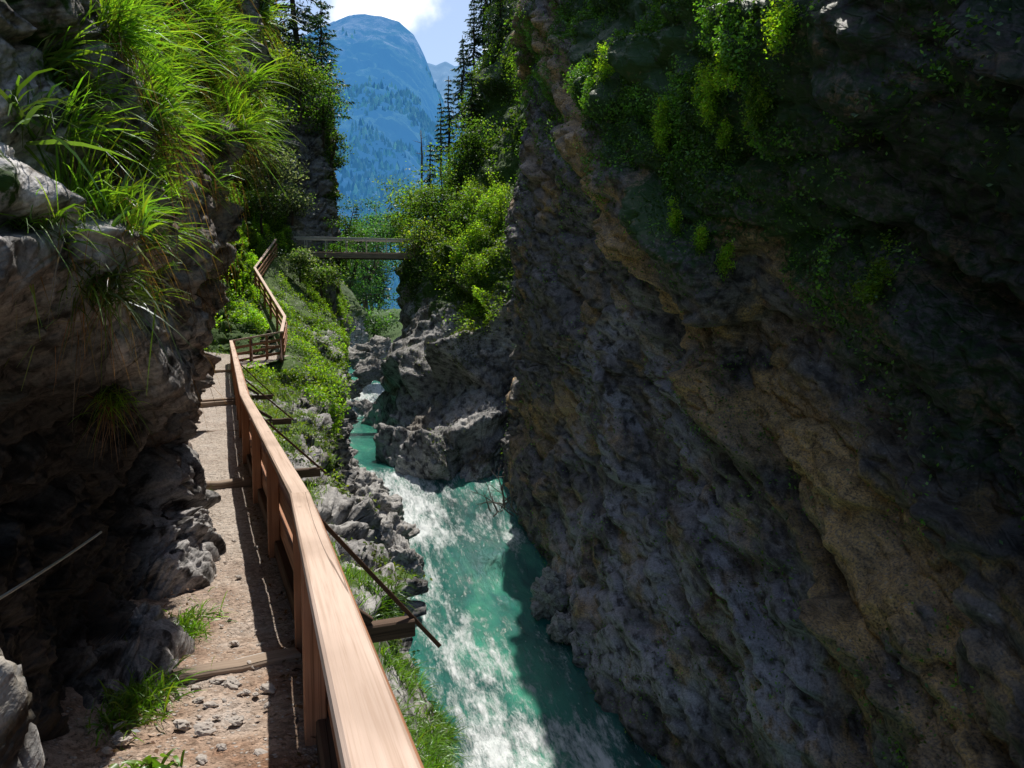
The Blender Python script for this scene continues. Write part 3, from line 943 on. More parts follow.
def build_distance():
    # valley floor that reaches the mountains
    S = [[(-60, 60, -7.5), (-22, 60, -5.5), (-12, 62, -5.2), (-5, 62, -5), (30, 60, -6)],
         [(-60, 80, -1), (-26, 80, -1.0), (-16, 80, -2.0), (-8, 80, -1), (40, 80, 0)],
         [(-90, 120, 2), (-40, 120, 1), (-22, 120, 0), (-8, 120, 2), (60, 120, 4)],
         [(-200, 260, 4), (-90, 260, 3), (-50, 260, 2), (0, 260, 4), (150, 260, 8)],
         [(-600, 700, 20), (-250, 700, 14), (-120, 700, 12), (30, 700, 16), (400, 700, 30)]]
    G = np.array(S, float); G[..., 2] += ZC
    P = cat_interp(cat_interp(G, 160, 0), 120, 1)
    p = P.reshape(-1, 3)
    p[:, 2] += .8 * fbm(p * .08, 4)
    c = np.tile([.8, .1, 0, 1], (len(p), 1))
    mesh_object("valley_floor", p, [grid_faces(160, 120)], M_far_rock, attrs={'col': ('FLOAT_COLOR', c)}, kind='structure')
    # ground sheet to the horizon
    g = np.array([[-9000, -3000, -15], [9000, -3000, -15], [9000, 12000, -15], [-9000, 12000, -15]], float)
    g[:, 2] += ZC
    mesh_object("ground", g, [np.array([[0, 1, 2, 3]])], mat_simple("valley ground", (0.06, 0.08, 0.04), .9, 0, .1, .4, .02), kind='structure')

    # the forested mountain at the end of the gorge
    def massif(name, tops, dbase, dtop, ybase, mat, m, n, amp, expo=1.0):
        pxs = np.array([a for a, b in tops], float); tp = np.array([b for a, b in tops], float)
        xs = np.linspace(pxs[0], pxs[-1], m)
        ty = np.interp(xs, pxs, tp)
        v = np.linspace(0, 1, n)
        PX = np.repeat(xs[:, None], n, 1)
        PY = ybase + (ty[:, None] - ybase) * v[None, :]
        DD = dbase + (dtop - dbase) * (v ** expo)[None, :] + 0 * PX
        u = (PX - 512) / FPX; w = (384 - PY) / FPX
        P = CAM + DD[..., None] * (FW + u[..., None] * RT + w[..., None] * UP)
        # back side
        B = P[:, -1:].copy(); B[..., 1] += dtop * .4; B[..., 2] -= dtop * .12
        P = np.concatenate([P, B], 1)
        p = P.reshape(-1, 3)
        v_, e_ = facet(p / (amp * 2.2), 1.4)
        f = amp * fbm(p / (amp * 9), 6, .58, ridge=True) + amp * .45 * fbm(p / (amp * 1.0), 4) + amp * .5 * v_
        fade = np.tile(np.concatenate([np.clip((1 - v) * 6, .12, 1), [0.0]]), m)
        p[:, 1] -= f * fade
        p[:, 2] += .25 * f * fade
        ob = mesh_object(name, p, [grid_faces(m, n + 1)], mat, kind='structure')
        return p.reshape(m, n + 1, 3)
    top1 = [(60, 150), (150, 110), (230, 70), (300, 40), (335, 24), (350, 18), (366, 16), (382, 18), (400, 24), (414, 36), (424, 55), (432, 76), (440, 98), (452, 118), (470, 140), (520, 190), (600, 240)]
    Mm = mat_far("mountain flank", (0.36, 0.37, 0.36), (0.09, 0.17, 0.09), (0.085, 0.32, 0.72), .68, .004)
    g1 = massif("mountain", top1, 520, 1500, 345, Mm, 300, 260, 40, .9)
    top2 = [(250, 110), (330, 90), (400, 72), (425, 63), (436, 66), (446, 62), (455, 67), (466, 63), (480, 70), (530, 80), (620, 90)]
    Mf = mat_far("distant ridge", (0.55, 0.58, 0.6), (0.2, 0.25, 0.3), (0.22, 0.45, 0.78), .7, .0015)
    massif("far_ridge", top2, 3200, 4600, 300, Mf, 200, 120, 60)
    return g1


GR, NR = build_right_cliff()
GL, NL = build_left_cliff()
GB, NB, TB, RB = build_bank()
GHL, NHL, SHL, RHL = build_hill_left()
GHR, NHR = build_hill_right()
build_river()
build_path()
GM = build_distance()
# ------------------------------------------------------------------ timber work
def unit(v):
    v = np.asarray(v, float)
    return v / (np.linalg.norm(v) + 1e-12)


def bar_geo(a, b, w, h, up=(0, 0, 1), ch=.006, off=0.0, segs=1, a_cut=None, b_cut=None, wob=0.0):
    """a board from a to b: w across, h along 'up', small chamfers; returns verts, faces, (along, across, up)"""
    a = np.asarray(a, float); b = np.asarray(b, float)
    d = unit(b - a); L = np.linalg.norm(b - a)
    s = unit(np.cross(d, up)); u = np.cross(s, d)
    c = min(ch, w * .3, h * .3)
    prof = [(-w / 2 + c, -h / 2), (w / 2 - c, -h / 2), (w / 2, -h / 2 + c), (w / 2, h / 2 - c), (w / 2 - c, h / 2), (-w / 2 + c, h / 2), (-w / 2, h / 2 - c), (-w / 2, -h / 2 + c)]
    vs = []; lc = []
    r0 = rng.random(2) * 7
    for k in range(segs + 1):
        t = k / segs
        base = a + d * L * t
        wv = (rng.normal(size=3) * wob) if 0 < k < segs else 0
        for (x, y) in prof:
            cut = 0.0
            if k == 0 and a_cut is not None:
                cut = a_cut * x
            if k == segs and b_cut is not None:
                cut = b_cut * x
            vs.append(base + s * x + u * y + d * cut + wv)
            lc.append((off + L * t + cut + r0[0], x + r0[1], y + r0[1]))
    # end caps need their own vertices so that grain stays crisp
    f = []
    for k in range(segs):
        for i in range(8):
            j = (i + 1) % 8
            f.append((k * 8 + i, k * 8 + j, (k + 1) * 8 + j, (k + 1) * 8 + i))
    caps = np.array([[7, 6, 5, 4, 3, 2, 1, 0], [segs * 8 + i for i in range(8)]])
    return np.array(vs), [np.array(f), caps], np.array(lc)


def bar(name, a, b, w, h, mat, parent=None, **k):
    mb = MB()
    mb.add(*bar_geo(a, b, w, h, **k))
    return mb.build(name, mat, parent, smooth=False, attr='lc')


def tube_geo(pts, rad, n=8, cap=True):
    pts = np.asarray(pts, float)
    m = len(pts)
    rad = np.broadcast_to(np.asarray(rad, float), (m,))
    t = np.gradient(pts, axis=0)
    t /= np.linalg.norm(t, axis=1)[:, None] + 1e-9
    ref = np.array([0.31, 0.17, 0.93])
    if abs(t[0] @ ref) > .9:
        ref = np.array([.9, .2, .1])
    s = np.cross(t, ref); s /= np.linalg.norm(s, axis=1)[:, None] + 1e-9
    u = np.cross(s, t)
    an = np.arange(n) * 2 * np.pi / n
    v = pts[:, None] + rad[:, None, None] * (np.cos(an)[None, :, None] * s[:, None] + np.sin(an)[None, :, None] * u[:, None])
    i = np.arange(m * n).reshape(m, n)
    f = np.stack([i[:-1], np.roll(i[:-1], -1, 1), np.roll(i[1:], -1, 1), i[1:]], -1).reshape(-1, 4)
    fs = [f]
    if cap:
        fs.append(np.stack([i[0][::-1], i[-1]]))
    return v.reshape(-1, 3), fs


Z = np.array([0, 0, 1.0])
RAILH = 0.95
# handrail nodes, measured along the path
RP = [W(380, 768, 1.34), W(300, 497, 4.8), W(244, 395.5, 11.5), W(231, 341, 30.0)]
RP[0] = RP[0] + (RP[0] - RP[1]) * .45
RL = [RP[-1], W(281.6, 332, 30.6)]
RSx = [RL[-1], W(284.8, 317, 33.2), W(254.7, 268, 43.0), W(275.8, 239.5, 51.0)]


def railing(name, nodes, label, posts, widths, planks, kerb=True, braces=(), side=1):
    """posts: list of (run index, fraction)"""
    o = empty(name, nodes[0] - Z * 1.0, label, 'railing', None)
    org = np.array(o.location)
    nd = [np.asarray(q) - org for q in nodes]
    dirs = [unit(nd[i + 1] - nd[i]) for i in range(len(nd) - 1)]
    tw, th = widths
    off = 0
    for i in range(len(nd) - 1):
        # mitred joint between neighbouring runs
        def mit(d0, d1):
            ang = math.atan2(d0[0] * d1[1] - d0[1] * d1[0], d0[0] * d1[0] + d0[1] * d1[1])
            return math.tan(ang / 2)
        ac = mit(dirs[i - 1], dirs[i]) if i > 0 else None
        bc = -mit(dirs[i], dirs[i + 1]) if i < len(dirs) - 1 else None
        g = .0015
        r = bar('top_rail', nd[i] + dirs[i] * g, nd[i + 1] - dirs[i] * g, tw, th, M_rail, o, off=off, a_cut=ac, b_cut=bc, ch=.008)
        off += np.linalg.norm(nd[i + 1] - nd[i]) + 1.7
        lat = unit(np.cross(dirs[i], Z))           # to the river side
        for (hgt, ph) in planks:
            m = M_post
            bar('side_rail', nd[i] + dirs[i] * .03 - Z * hgt + lat * .075, nd[i + 1] - dirs[i] * .03 - Z * hgt + lat * .075, .045, ph, m, o, ch=.005)
        if kerb:
            bar('kerb_beam', nd[i] + dirs[i] * .03 - Z * (RAILH - .07) + lat * .06, nd[i + 1] - dirs[i] * .03 - Z * (RAILH - .07) + lat * .06, .12, .14, M_dark, o, ch=.01)
    for (i, fr) in posts:
        q = nd[i] * (1 - fr) + nd[i + 1] * fr
        lat = unit(np.cross(dirs[i], Z))
        top = q - Z * (th / 2 + .002)
        bot = q - Z * 1.22
        pw = .095
        bar('post', bot, top, pw, pw, M_post, o, up=dirs[i], ch=.006)
    for (i, fr, ln, pole) in braces:
        q = nd[i] * (1 - fr) + nd[i + 1] * fr
        lat = unit(np.cross(dirs[i], Z))
        b0 = q - Z * 1.06 - lat * .35
        b1 = q - Z * 1.04 + lat * ln
        sb = bar('support_beam', b0, b1, .11, .12, M_dark, o, ch=.012)
        # strut of timber, and the slim steel brace from the post top past the beam end
        bar('strut', q - Z * .62 + lat * .05, q - Z * .97 + lat * ln * .62, .06, .06, M_dark, o, ch=.006)
        p0 = q - Z * .10 + lat * .055
        p1 = q - Z * .975 + lat * ln * 1.0
        p2 = p1 + (p1 - p0) * pole
        mb = MB()
        mb.add(*bar_geo(p0, p2, .038, .012, ch=.002))
        mb.add(*bar_geo(p0 - Z * .013, p2 - Z * .013, .010, .03, ch=.001))
        mb.build('steel_brace', M_rust, o, smooth=False, attr='lc')
    return o


near = railing('wooden_railing', RP, 'long timber railing with a pale flat handrail along the gravel footpath above the river',
               [(0, .05), (0, .74), (0, .99), (1, .30), (1, .62), (1, .97), (2, .12), (2, .24), (2, .36), (2, .48), (2, .60), (2, .72), (2, .84), (2, .985)],
               (.116, .056), [(.155, .17), (.42, .17), (.70, .16)],  # third plank added and gaps narrowed so the railing's shadow is solid
               braces=[(1, .055, .78, .26), (1, .90, .95, .10), (2, .24, 1.0, .05), (2, .48, .9, .05)])
land = railing('landing_railing', RL, 'short brown post and rail fence across the path at the turn below the stairs',
               [(0, .06), (0, .38), (0, .70), (0, .985)], (.11, .06), [(.28, .10), (.53, .10), (.78, .10)], kerb=False,
               braces=[(0, .40, .75, .05), (0, .97, .75, .05)])
stair = railing('stair_railing', RSx, 'pale handrail climbing in a bend beside the timber stairs to the bridge',
                [(0, .5), (1, .03), (1, .22), (1, .42), (1, .62), (1, .82), (2, .03), (2, .35), (2, .68), (2, .97)], (.13, .07), [(.30, .11), (.55, .11), (.80, .11)], kerb=False)

# ------------------------------------------------------------------ stairs up the hillside
st = empty('timber_stairs', (-9.9, 33.0, ZC + pathz(33.0)), 'dark timber stairs climbing the grassy hillside behind the railing bend', 'stairs')
so_ = np.array(st.location)
SN = [np.array([RSx[1][0] - .75, 33.0, ZC - 1.15]), RSx[2] - Z * .95 + np.array([-.75, 0, 0]), RSx[3] - Z * .95 + np.array([-.6, .2, 0])]
for i in range(2):
    A, B = SN[i], SN[i + 1]
    nst = 15 if i == 0 else 12
    dirh = unit((B - A) * np.array([1, 1, 0])); lat = np.array([-dirh[1], dirh[0], 0])
    for k in range(nst):
        c = A + (B - A) * (k + .5) / nst - so_
        bar('tread', c - lat * .55, c + lat * .55, .34, .06, M_old, st, ch=.008)
    for sgn in (-1, 1):
        bar('stringer', A - so_ + lat * .58 * sgn - Z * .12, B - so_ + lat * .58 * sgn - Z * .12, .06, .24, M_dark, st)

# ------------------------------------------------------------------ footbridge
b0, b1 = W(300, 253.0, 54.0), W(412, 254.5, 55.0)
fb = empty('footbridge', b0, 'narrow grey footbridge with one level handrail crossing high over the gorge', 'footbridge')
bo = np.array(b0)
dv = unit(b1 - b0); lt = unit(np.cross(dv, Z))
for sgn in (-1, 1):
    bar('girder', b0 - bo + lt * .55 * sgn - Z * .17, b1 - bo + lt * .55 * sgn - Z * .17, .16, .34, M_old if sgn == 1 else M_dark, fb, ch=.01)
    bar('handrail', b0 - bo + lt * .62 * sgn + Z * .98 - dv * .3, b1 - bo + lt * .62 * sgn + Z * .93 + dv * .3, .14, .12, M_grey, fb, ch=.01)
    for k in range(6):
        q = b0 - bo + (b1 - b0) * (k + .3) / 5.6 + lt * .6 * sgn
        bar('post', q - Z * .1, q + Z * .90, .045, .045, M_grey, fb, up=dv)
bar('deck', b0 - bo + Z * .035, b1 - bo + Z * .035, 1.1, .06, M_old, fb, ch=.005)
# fence at the far end of the bridge
f0, f1 = W(413, 253, 55.0), W(455, 262, 53.2)
ff = empty('trail_fence', f0, 'short weathered fence at the far end of the footbridge', 'fence')
fo = np.array(f0)
for hgt in (.5, .95):
    bar('side_rail', f0 - fo + Z * hgt, f1 - fo + Z * hgt, .05, .12, M_old, ff)
for k in range(4):
    q = f0 - fo + (f1 - f0) * (k + .1) / 3.2
    bar('post', q - Z * .5, q + Z * 1.05, .10, .10, M_old, ff, up=dv)

# ------------------------------------------------------------------ sills across the path
def on_path(px, py):
    d = 3.0
    for _ in range(30):
        d = -pathz(d) / ((py - 384) / FPX + math.tan(PITCH) ) / 1.0
        d = float(np.clip(d, 1, 40))
    p = W(px, py, d)
    return p


step_lab = ['lit timber sill lying askew across the path nearest the front', 'second timber sill across the path below the rock jut',
            'thin worn sill across the path just above the second one', 'broad double timber sill where the path narrows by the cliff', 'timber sill at the head of the path before the landing']
for k, (pl, pr, w, h) in enumerate([((174, 684), (297, 660), .13, .11), ((188, 491), (252, 484), .15, .13), ((196, 432.5), (238, 431), .09, .07), ((196, 407), (238, 404), .22, .15), ((202, 373), (236, 372), .2, .14)]):
    a = on_path(*pl); b = on_path(*pr)
    mid = (a + b) / 2
    o = empty('timber_sill', mid, step_lab[k], 'timber sill', 'timber sills across the footpath')
    m = M_old
    a2, b2 = a - mid, b - mid
    bar('beam', a2 + Z * (h / 2 - .05), b2 + Z * (h / 2 - .05), w, h, m, o, ch=.012, segs=4, wob=.004)
    if k == 0:
        dd_ = unit(b2 - a2)
        bar('peg', a2 + dd_ * .12 + np.array([.02, .10, 0]), a2 + dd_ * .42 + np.array([.02, .16, .0]), .05, .05, M_grey, o, ch=.012)
    if k == 3:
        bar('back_board', a2 + Z * .11 + np.array([0, .16, 0]), b2 + Z * .11 + np.array([0, .16, 0]), .2, .07, m, o, ch=.01)

# ------------------------------------------------------------------ cable along the rock
c0, c1 = W(-120, 668, 1.75), W(101, 532, 3.6)
mb = MB()
q = np.linspace(0, 1, 30)[:, None]
mb.add(*tube_geo(c0 * (1 - q) + c1 * q - Z * (.05 * q * (1 - q)), .0052, 8))
tag(mb.build('safety_cable', M_steel, None, True), 'thin bright steel cable slanting down along the dark rock face', 'cable')

# ------------------------------------------------------------------ stones and boulders
def rock_mesh(name, c, size, seed, mat, sub=5, squash=(1, 1, .7), amp=.35):
    import bmesh
    bm = bmesh.new()
    bmesh.ops.create_icosphere(bm, subdivisions=sub, radius=1.0)
    v = np.array([x.co[:] for x in bm.verts])
    f = np.array([[x.index for x in fc.verts] for fc in bm.faces])
    bm.free()
    n = v.copy()
    q = v * 1.1 + seed * 3.7
    val, e = facet(q * 1.4, 1.2)
    d = amp * val + amp * .8 * fbm(q, 3)
    if sub >= 4:
        val, e = facet(q * 3.6 + 5, 1.2)
        d += amp * .35 * val - amp * .15 * (1 - sstep(0, .1, e)) + amp * .12 * fbm(q * 6, 4)
    v = v + n * d[:, None]
    v = v * np.asarray(squash) * size
    col = np.stack([np.clip(.25 + .25 * fbm(v * 3 + seed, 3), 0, .4), .1 + 0 * v[:, 0], .5 * np.ones(len(v)), np.ones(len(v))], 1)
    ob = mesh_object(name, v, [f], mat, attrs={'col': ('FLOAT_COLOR', col)}, smooth=(sub >= 4))
    ob.location = c
    return ob


BOULD = [
    (373, 512, 31.5, 1.05, 'grey boulder standing in white water under the left bank'),
    (385, 545, 29.5, .95, 'rounded grey boulder at the bank beside the start of the rapid'),
    (404, 566, 28.3, .62, 'small tawny boulder at the water edge below the rounded one'),
    (361, 492, 33.0, .9, 'upper grey boulder wedged against the bank beside the pool'),
    (563, 628, 26.4, .42, 'pale upright boulder at the foot of the dark cliff'),
    (552, 600, 28.0, .70, 'dark wet boulder against the cliff just above the pale one'),
    (366, 408, 57.0, .95, 'white sunlit boulder in the cascade above the teal pool'),
    (352, 388, 60.0, 1.2, 'pale boulder at the head of the cascade'),
    (372, 372, 60.0, 1.5, 'large pale slab beside the cascade under the dark notch'),
    (358, 358, 66.0, 1.7, 'pale water worn block farthest up the gorge'),
    (379, 349, 63.0, 1.5, 'sunlit block beneath the bridge beside the dark notch'),
]
for k, (px, py, d, s, lab) in enumerate(BOULD):
    c = W(px, py, d)
    o = rock_mesh('boulder', c, s * (.62 if d > 50 else 1), k + 1, M_boulder, 5, (1.0, .95, .85 + .2 * (k % 3)))
    if d > 50:
        o.scale = (1.3, 1.1, .42)
        o.rotation_euler = (.75 + .2 * rng.random(), .3 * rng.normal(), .4 * rng.normal())
    else:
        o.rotation_euler = (rng.random() * .5, rng.random() * .5, rng.random() * 6)
    tag(o, lab, 'boulder', 'boulders along the river')
o = rock_mesh('outcrop', W(-52, 762, 1.75), .21, 31, M_bank, 5, (.8, .8, 1.5), .16)
tag(o, 'grey sunlit outcrop in the near corner beneath the steel cable', 'rock')
o = rock_mesh('outcrop', W(130, 640, 5.0) , .17, 37, M_boulder, 6, (1, .9, 1.1))
tag(o, 'knobbly grey rock between the two grass clumps at the path edge', 'rock')

# loose stones lying on the gravel
protos = [rock_mesh('stone', (0, 0, -2), 1.0, 50 + k, M_stone, 3, (1, .75, .42), .30) for k in range(5)]
used = [False] * 5
spots = []
r2 = np.random.default_rng(21)
for k in range(95):
    d = 2.9 + 7.5 * r2.random() ** 2.2
    t = .02 + .95 * r2.random() ** .8
    x = pathx(d) - .05 - .95 * t * (1 if d < 5 else .75)
    s = .012 + .03 * r2.random() ** 3
    if r2.random() < .35:
        d = 3.9 + .5 * r2.normal() * .6; x = pathx(d) - .45 + .16 * r2.normal(); s *= 1.15
    spots.append((x, d, s))
for x, d, s in spots:
    k = int(r2.integers(5))
    if not used[k]:
        o = protos[k]; used[k] = True
    else:
        o = protos[k].copy(); COL.objects.link(o)
    o.location = (x, d, ZC + pathz(d) + .3 * s + .004)
    o.scale = (s, s, s)
    o.rotation_euler = (r2.random() * .5, r2.random() * .5, r2.random() * 6.28)
    tag(o, 'small pale stone lying loose on the gravel footpath', 'stone', 'loose stones on the footpath')
for k in range(5):
    if not used[k]:
        bpy.data.objects.remove(protos[k])

# drift wood caught under the cliff
for k in range(14):
    base = W(490 + 28 * rng.random(), 520 - 20 * rng.random(), 32.4 + .8 * rng.random())
    dirv = unit(np.array([rng.normal() * .8, -.15, .7 + .5 * rng.random()]))
    L = .9 + 1.4 * rng.random()
    t = np.linspace(0, 1, 9)[:, None]
    pts = dirv * L * t + np.cumsum(rng.normal(size=(9, 3)) * .035, 0) - Z * (t ** 2) * .4
    mb = MB()
    mb.add(*tube_geo(pts, np.linspace(.035, .008, 9), 6))
    for j in range(3):
        i = rng.integers(3, 8)
        q = pts[i] + unit(dirv + rng.normal(size=3) * .7) * np.linspace(0, .5, 5)[:, None]
        mb.add(*tube_geo(q, np.linspace(.012, .004, 5), 5))
    o = mb.build('dead_branch', M_twig, None)
    o.location = base
    tag(o, 'bare dead branch lodged between the dark cliff and the rapid', 'branch', 'driftwood branches under the cliff')
# ------------------------------------------------------------------ vegetation
def norm(v):
    return v / (np.linalg.norm(v, axis=-1, keepdims=True) + 1e-9)


def blades(mb, root, dirn, L, wd, droop, col, nseg=4, curl=None, r=rng):
    """arching grass blades, tapering to a point"""
    n = len(root)
    L = np.broadcast_to(L, (n,)); wd = np.broadcast_to(wd, (n,)); droop = np.broadcast_to(droop, (n,))
    dirn = norm(dirn)
    side = norm(np.cross(dirn, norm(r.normal(size=(n, 3)) + np.array([0, 0, .3]))))
    t = np.linspace(0, 1, nseg + 1)
    P = root[:, None] + L[:, None, None] * (dirn[:, None] * t[None, :, None])
    P = P + (L * droop)[:, None, None] * np.array([0, 0, -1.0]) * (t ** 2.0)[None, :, None]
    if curl is not None:
        P = P + (L[:, None, None] * curl[:, None] * (t ** 2)[None, :, None])
    wt = wd[:, None] * np.array([.75, 1.0, .85, .55, .12][: nseg + 1] if nseg == 4 else np.linspace(1, .1, nseg + 1))[None]
    A = P - side[:, None] * wt[..., None] / 2
    B = P + side[:, None] * wt[..., None] / 2
    V = np.stack([A, B], 2).reshape(n, -1, 3)
    k = 2 * (nseg + 1)
    base = (np.arange(n) * k)[:, None]
    q = np.array([[2 * i, 2 * i + 1, 2 * i + 3, 2 * i + 2] for i in range(nseg)])
    F = (base[:, None] + q[None]).reshape(-1, 4)
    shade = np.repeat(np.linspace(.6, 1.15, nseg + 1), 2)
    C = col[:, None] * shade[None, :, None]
    mb.add(V.reshape(-1, 3), [F], C.reshape(-1, 3))


def leaves(mb, pos, nrm, size, col, aspect=.55, r=rng):
    """diamond leaves facing roughly along nrm"""
    n = len(pos)
    size = np.broadcast_to(size, (n,))
    nrm = norm(nrm)
    a = norm(np.cross(nrm, r.normal(size=(n, 3))))
    b = np.cross(nrm, a)
    s = size[:, None]
    V = np.stack([pos - a * s * .5, pos + b * s * aspect * .5 - a * s * .05, pos + a * s * .5 - nrm * s * .12, pos - b * s * aspect * .5 - a * s * .05], 1)
    F = np.arange(n * 4).reshape(n, 4)
    mb.add(V.reshape(-1, 3), [F], np.repeat(col, 4, 0))


def vary(base, n, amt=.25, yel=.0, r=rng):
    c = np.asarray(base)[None] * (1 + amt * r.normal(size=(n, 1)))
    c = c * (1 + .08 * r.normal(size=(n, 3)))
    if yel > 0:
        k = (r.random(n) < yel)[:, None]
        c = np.where(k, c * np.array([1.45, 1.08, .9]), c)
    return np.clip(c, .003, .9)


def pick(G, N, wgt, n, r=rng):
    """n places on a surface grid, chosen by weight x area"""
    P = G.reshape(-1, 3); Nn = N.reshape(-1, 3)
    du = np.linalg.norm(np.gradient(G, axis=0), axis=2); dv = np.linalg.norm(np.gradient(G, axis=1), axis=2)
    w = np.clip(wgt.reshape(-1) * (du * dv).reshape(-1), 0, None)
    w = w / w.sum()
    i = r.choice(len(P), n, p=w)
    return P[i], Nn[i]


def bump2(px, py, cx, cy, sx, sy):
    return np.exp(-(((px - cx) / sx) ** 2 + ((py - cy) / sy) ** 2))


# ---------------- long grass on the near cliff
NLr = grid_normals(GL)
if NLr[300, 250, 0] < 0:
    NLr = -NLr
px, py, dd = proj(GL.reshape(-1, 3))
inview = (px > -60) & (px < 262) & (py > -90) & (py < 470)
wgt = (1.0 * bump2(px, py, 170, 60, 75, 75) + .9 * bump2(px, py, 110, 105, 45, 45) + .9 * bump2(px, py, 205, 110, 45, 45) + .8 * bump2(px, py, 60, 60, 70, 30) + .8 * bump2(px, py, 125, 190, 35, 50)
       + .75 * bump2(px, py, 150, 255, 45, 45) + .55 * bump2(px, py, 75, 265, 45, 25) + .5 * bump2(px, py, 15, 190, 25, 40) + .35 * bump2(px, py, 190, 250, 20, 70) + .5 * bump2(px, py, 150, -20, 110, 50))
wgt = wgt * (1 - sstep(150, 190, px) * sstep(165, 215, py)) * (.25 + .75 * sstep(40, 95, px + .35 * (150 - py))) * inview * (.25 + sstep(-.3, .3, NLr.reshape(-1, 3)[:, 2]))
c0_, n0_ = pick(GL, NLr, wgt * np.clip(dd, 1, 30) ** -.3, 560)
mbg = MB(); mbd = MB()
for c, nn_ in zip(c0_, n0_):
    n = int(rng.integers(30, 80))
    L = (.14 + .26 * rng.random() ** 1.3) * (.9 + .3 * rng.random(n)) * np.where(rng.random(n) < .25, .6, 1)
    root = c + rng.normal(size=(n, 3)) * np.array([.035, .035, .02])
    up = np.array([.30, -.12, .85])
    d = norm(.55 * norm(nn_) + up + .42 * rng.normal(size=(n, 3)))
    base = np.array([.22, .40, .032]) * (.75 + .5 * rng.random())
    col = vary(base, n, .28, .12)
    blades(mbg, root, d, L, .004 + .008 * rng.random(n) ** 1.5, (.22 + .45 * rng.random(n)), col)
    nd = int(rng.integers(4, 16))
    if rng.random() < .8:
        root = c + rng.normal(size=(nd, 3)) * .04 - np.array([0, 0, .02])
        d = norm(.8 * norm(nn_) + .45 * rng.normal(size=(nd, 3)) - np.array([0, 0, .2]))
        blades(mbd, root, d, .1 + .22 * rng.random(nd), .003 + .003 * rng.random(nd), 1.0 + .6 * rng.random(nd), vary((.26, .15, .06), nd, .35))
# straw and roots hanging below the overhang
c1_, n1_ = pick(GL, NLr, (bump2(px, py, 190, 215, 12, 60) + .6 * bump2(px, py, 215, 150, 14, 50) + .4 * bump2(px, py, 150, 150, 30, 30)) * inview, 120)
for c, nn_ in zip(c1_, n1_):
    n = 14
    root = c + rng.normal(size=(n, 3)) * .06
    d = norm(.5 * norm(nn_) + .4 * rng.normal(size=(n, 3)) + np.array([0, 0, -.3]))
    blades(mbd, root, d, (.08 + .18 * rng.random(n)), .003 + .004 * rng.random(n), .8 + .8 * rng.random(n), vary((.21, .10, .04), n, .4))
mbg.build('cliff_grass', M_grass, None, kind='stuff')
mbd.build('dry_grass', M_grass, None, kind='stuff')


def grass_clump(center, n, L, spread, label, base=(.17, .33, .028), yel=.08, lean=(0, 0, 1), broad=.008, group=None, dry=0):
    mb = MB()
    center = np.asarray(center)
    root = rng.normal(size=(n, 3)) * np.asarray(spread)
    d = norm(np.asarray(lean) + .5 * rng.normal(size=(n, 3)))
    blades(mb, root, d, L * (.55 + .7 * rng.random(n)), broad * (.5 + .7 * rng.random(n)), .3 + .6 * rng.random(n), vary(base, n, .3, yel))
    if dry:
        root = rng.normal(size=(dry, 3)) * np.asarray(spread)
        d = norm(np.array([.1, -.3, -.6]) + .5 * rng.normal(size=(dry, 3)))
        blades(mb, root, d, L * (.4 + .5 * rng.random(dry)), .004, .6 + .6 * rng.random(dry), vary((.24, .12, .05), dry, .35))
    o = mb.build('grass_clump', M_grass, None)
    o.location = center
    return tag(o, label, 'grass clump', group)


def surf(G, N, qx, qy):
    """the place on a grid surface that shows at (qx, qy), nearest to the eye"""
    P = G.reshape(-1, 3)
    a, b, d = proj(P)
    e = (a - qx) ** 2 + (b - qy) ** 2
    k = np.argsort(e)[:30]
    k = k[np.argmin(d[k] + e[k] * .01)]
    return P[k], N.reshape(-1, 3)[k]


CG = 'grass clumps on the near cliff and path edge'
q, _ = surf(GL, NLr, 112, 400)
grass_clump(q, 170, .20, (.035, .035, .03), 'small grass tuft with rusty dead blades on dark rock below the white patch', yel=.25, lean=(.3, -.5, .6), broad=.006, group=CG, dry=70)
q, _ = surf(GL, NLr, 95, 290)
grass_clump(q, 260, .26, (.06, .05, .04), 'yellowish grass clump just above the white rock patch', base=(.10, .17, .02), yel=.3, lean=(.35, -.4, .7), broad=.007, group=CG, dry=40)
q, _ = surf(GL, NLr, 22, 130)
grass_clump(q, 60, .36, (.06, .05, .03), 'few broad bright blades standing up at the upper corner of the near cliff', base=(.11, .22, .02), yel=.1, lean=(.2, -.2, .9), broad=.013, group=CG)
q, _ = surf(GL, NLr, 30, 225)
grass_clump(q, 170, .22, (.07, .06, .03), 'grass clump on the sloping pale ledge of the near cliff', yel=.2, lean=(.25, -.3, .7), broad=.006, group=CG, dry=25)
p_ = on_path(172, 640)
grass_clump(p_ + Z * .0, 800, .21, (.07, .22, .02), 'lush green grass clump at the path edge beside the first sill', lean=(.25, -.15, .95), broad=.009, group=CG)
p_ = on_path(138, 708)
grass_clump(p_ + Z * .0, 700, .22, (.07, .15, .02), 'lower green grass clump on the path edge nearest the front', lean=(.15, -.15, .95), broad=.010, group=CG, yel=.2)
p_ = on_path(196, 497)
grass_clump(p_, 90, .14, (.05, .30, .02), 'thin strip of grass along the rock beside the second sill', base=(.13, .20, .02), yel=.3, lean=(.3, -.1, .8), broad=.005, group=CG)
p_ = on_path(150, 775)
grass_clump(p_, 60, .12, (.06, .05, .01), 'low broad leaved weeds at the very front of the path', lean=(.1, -.1, .7), broad=.03, group=CG)

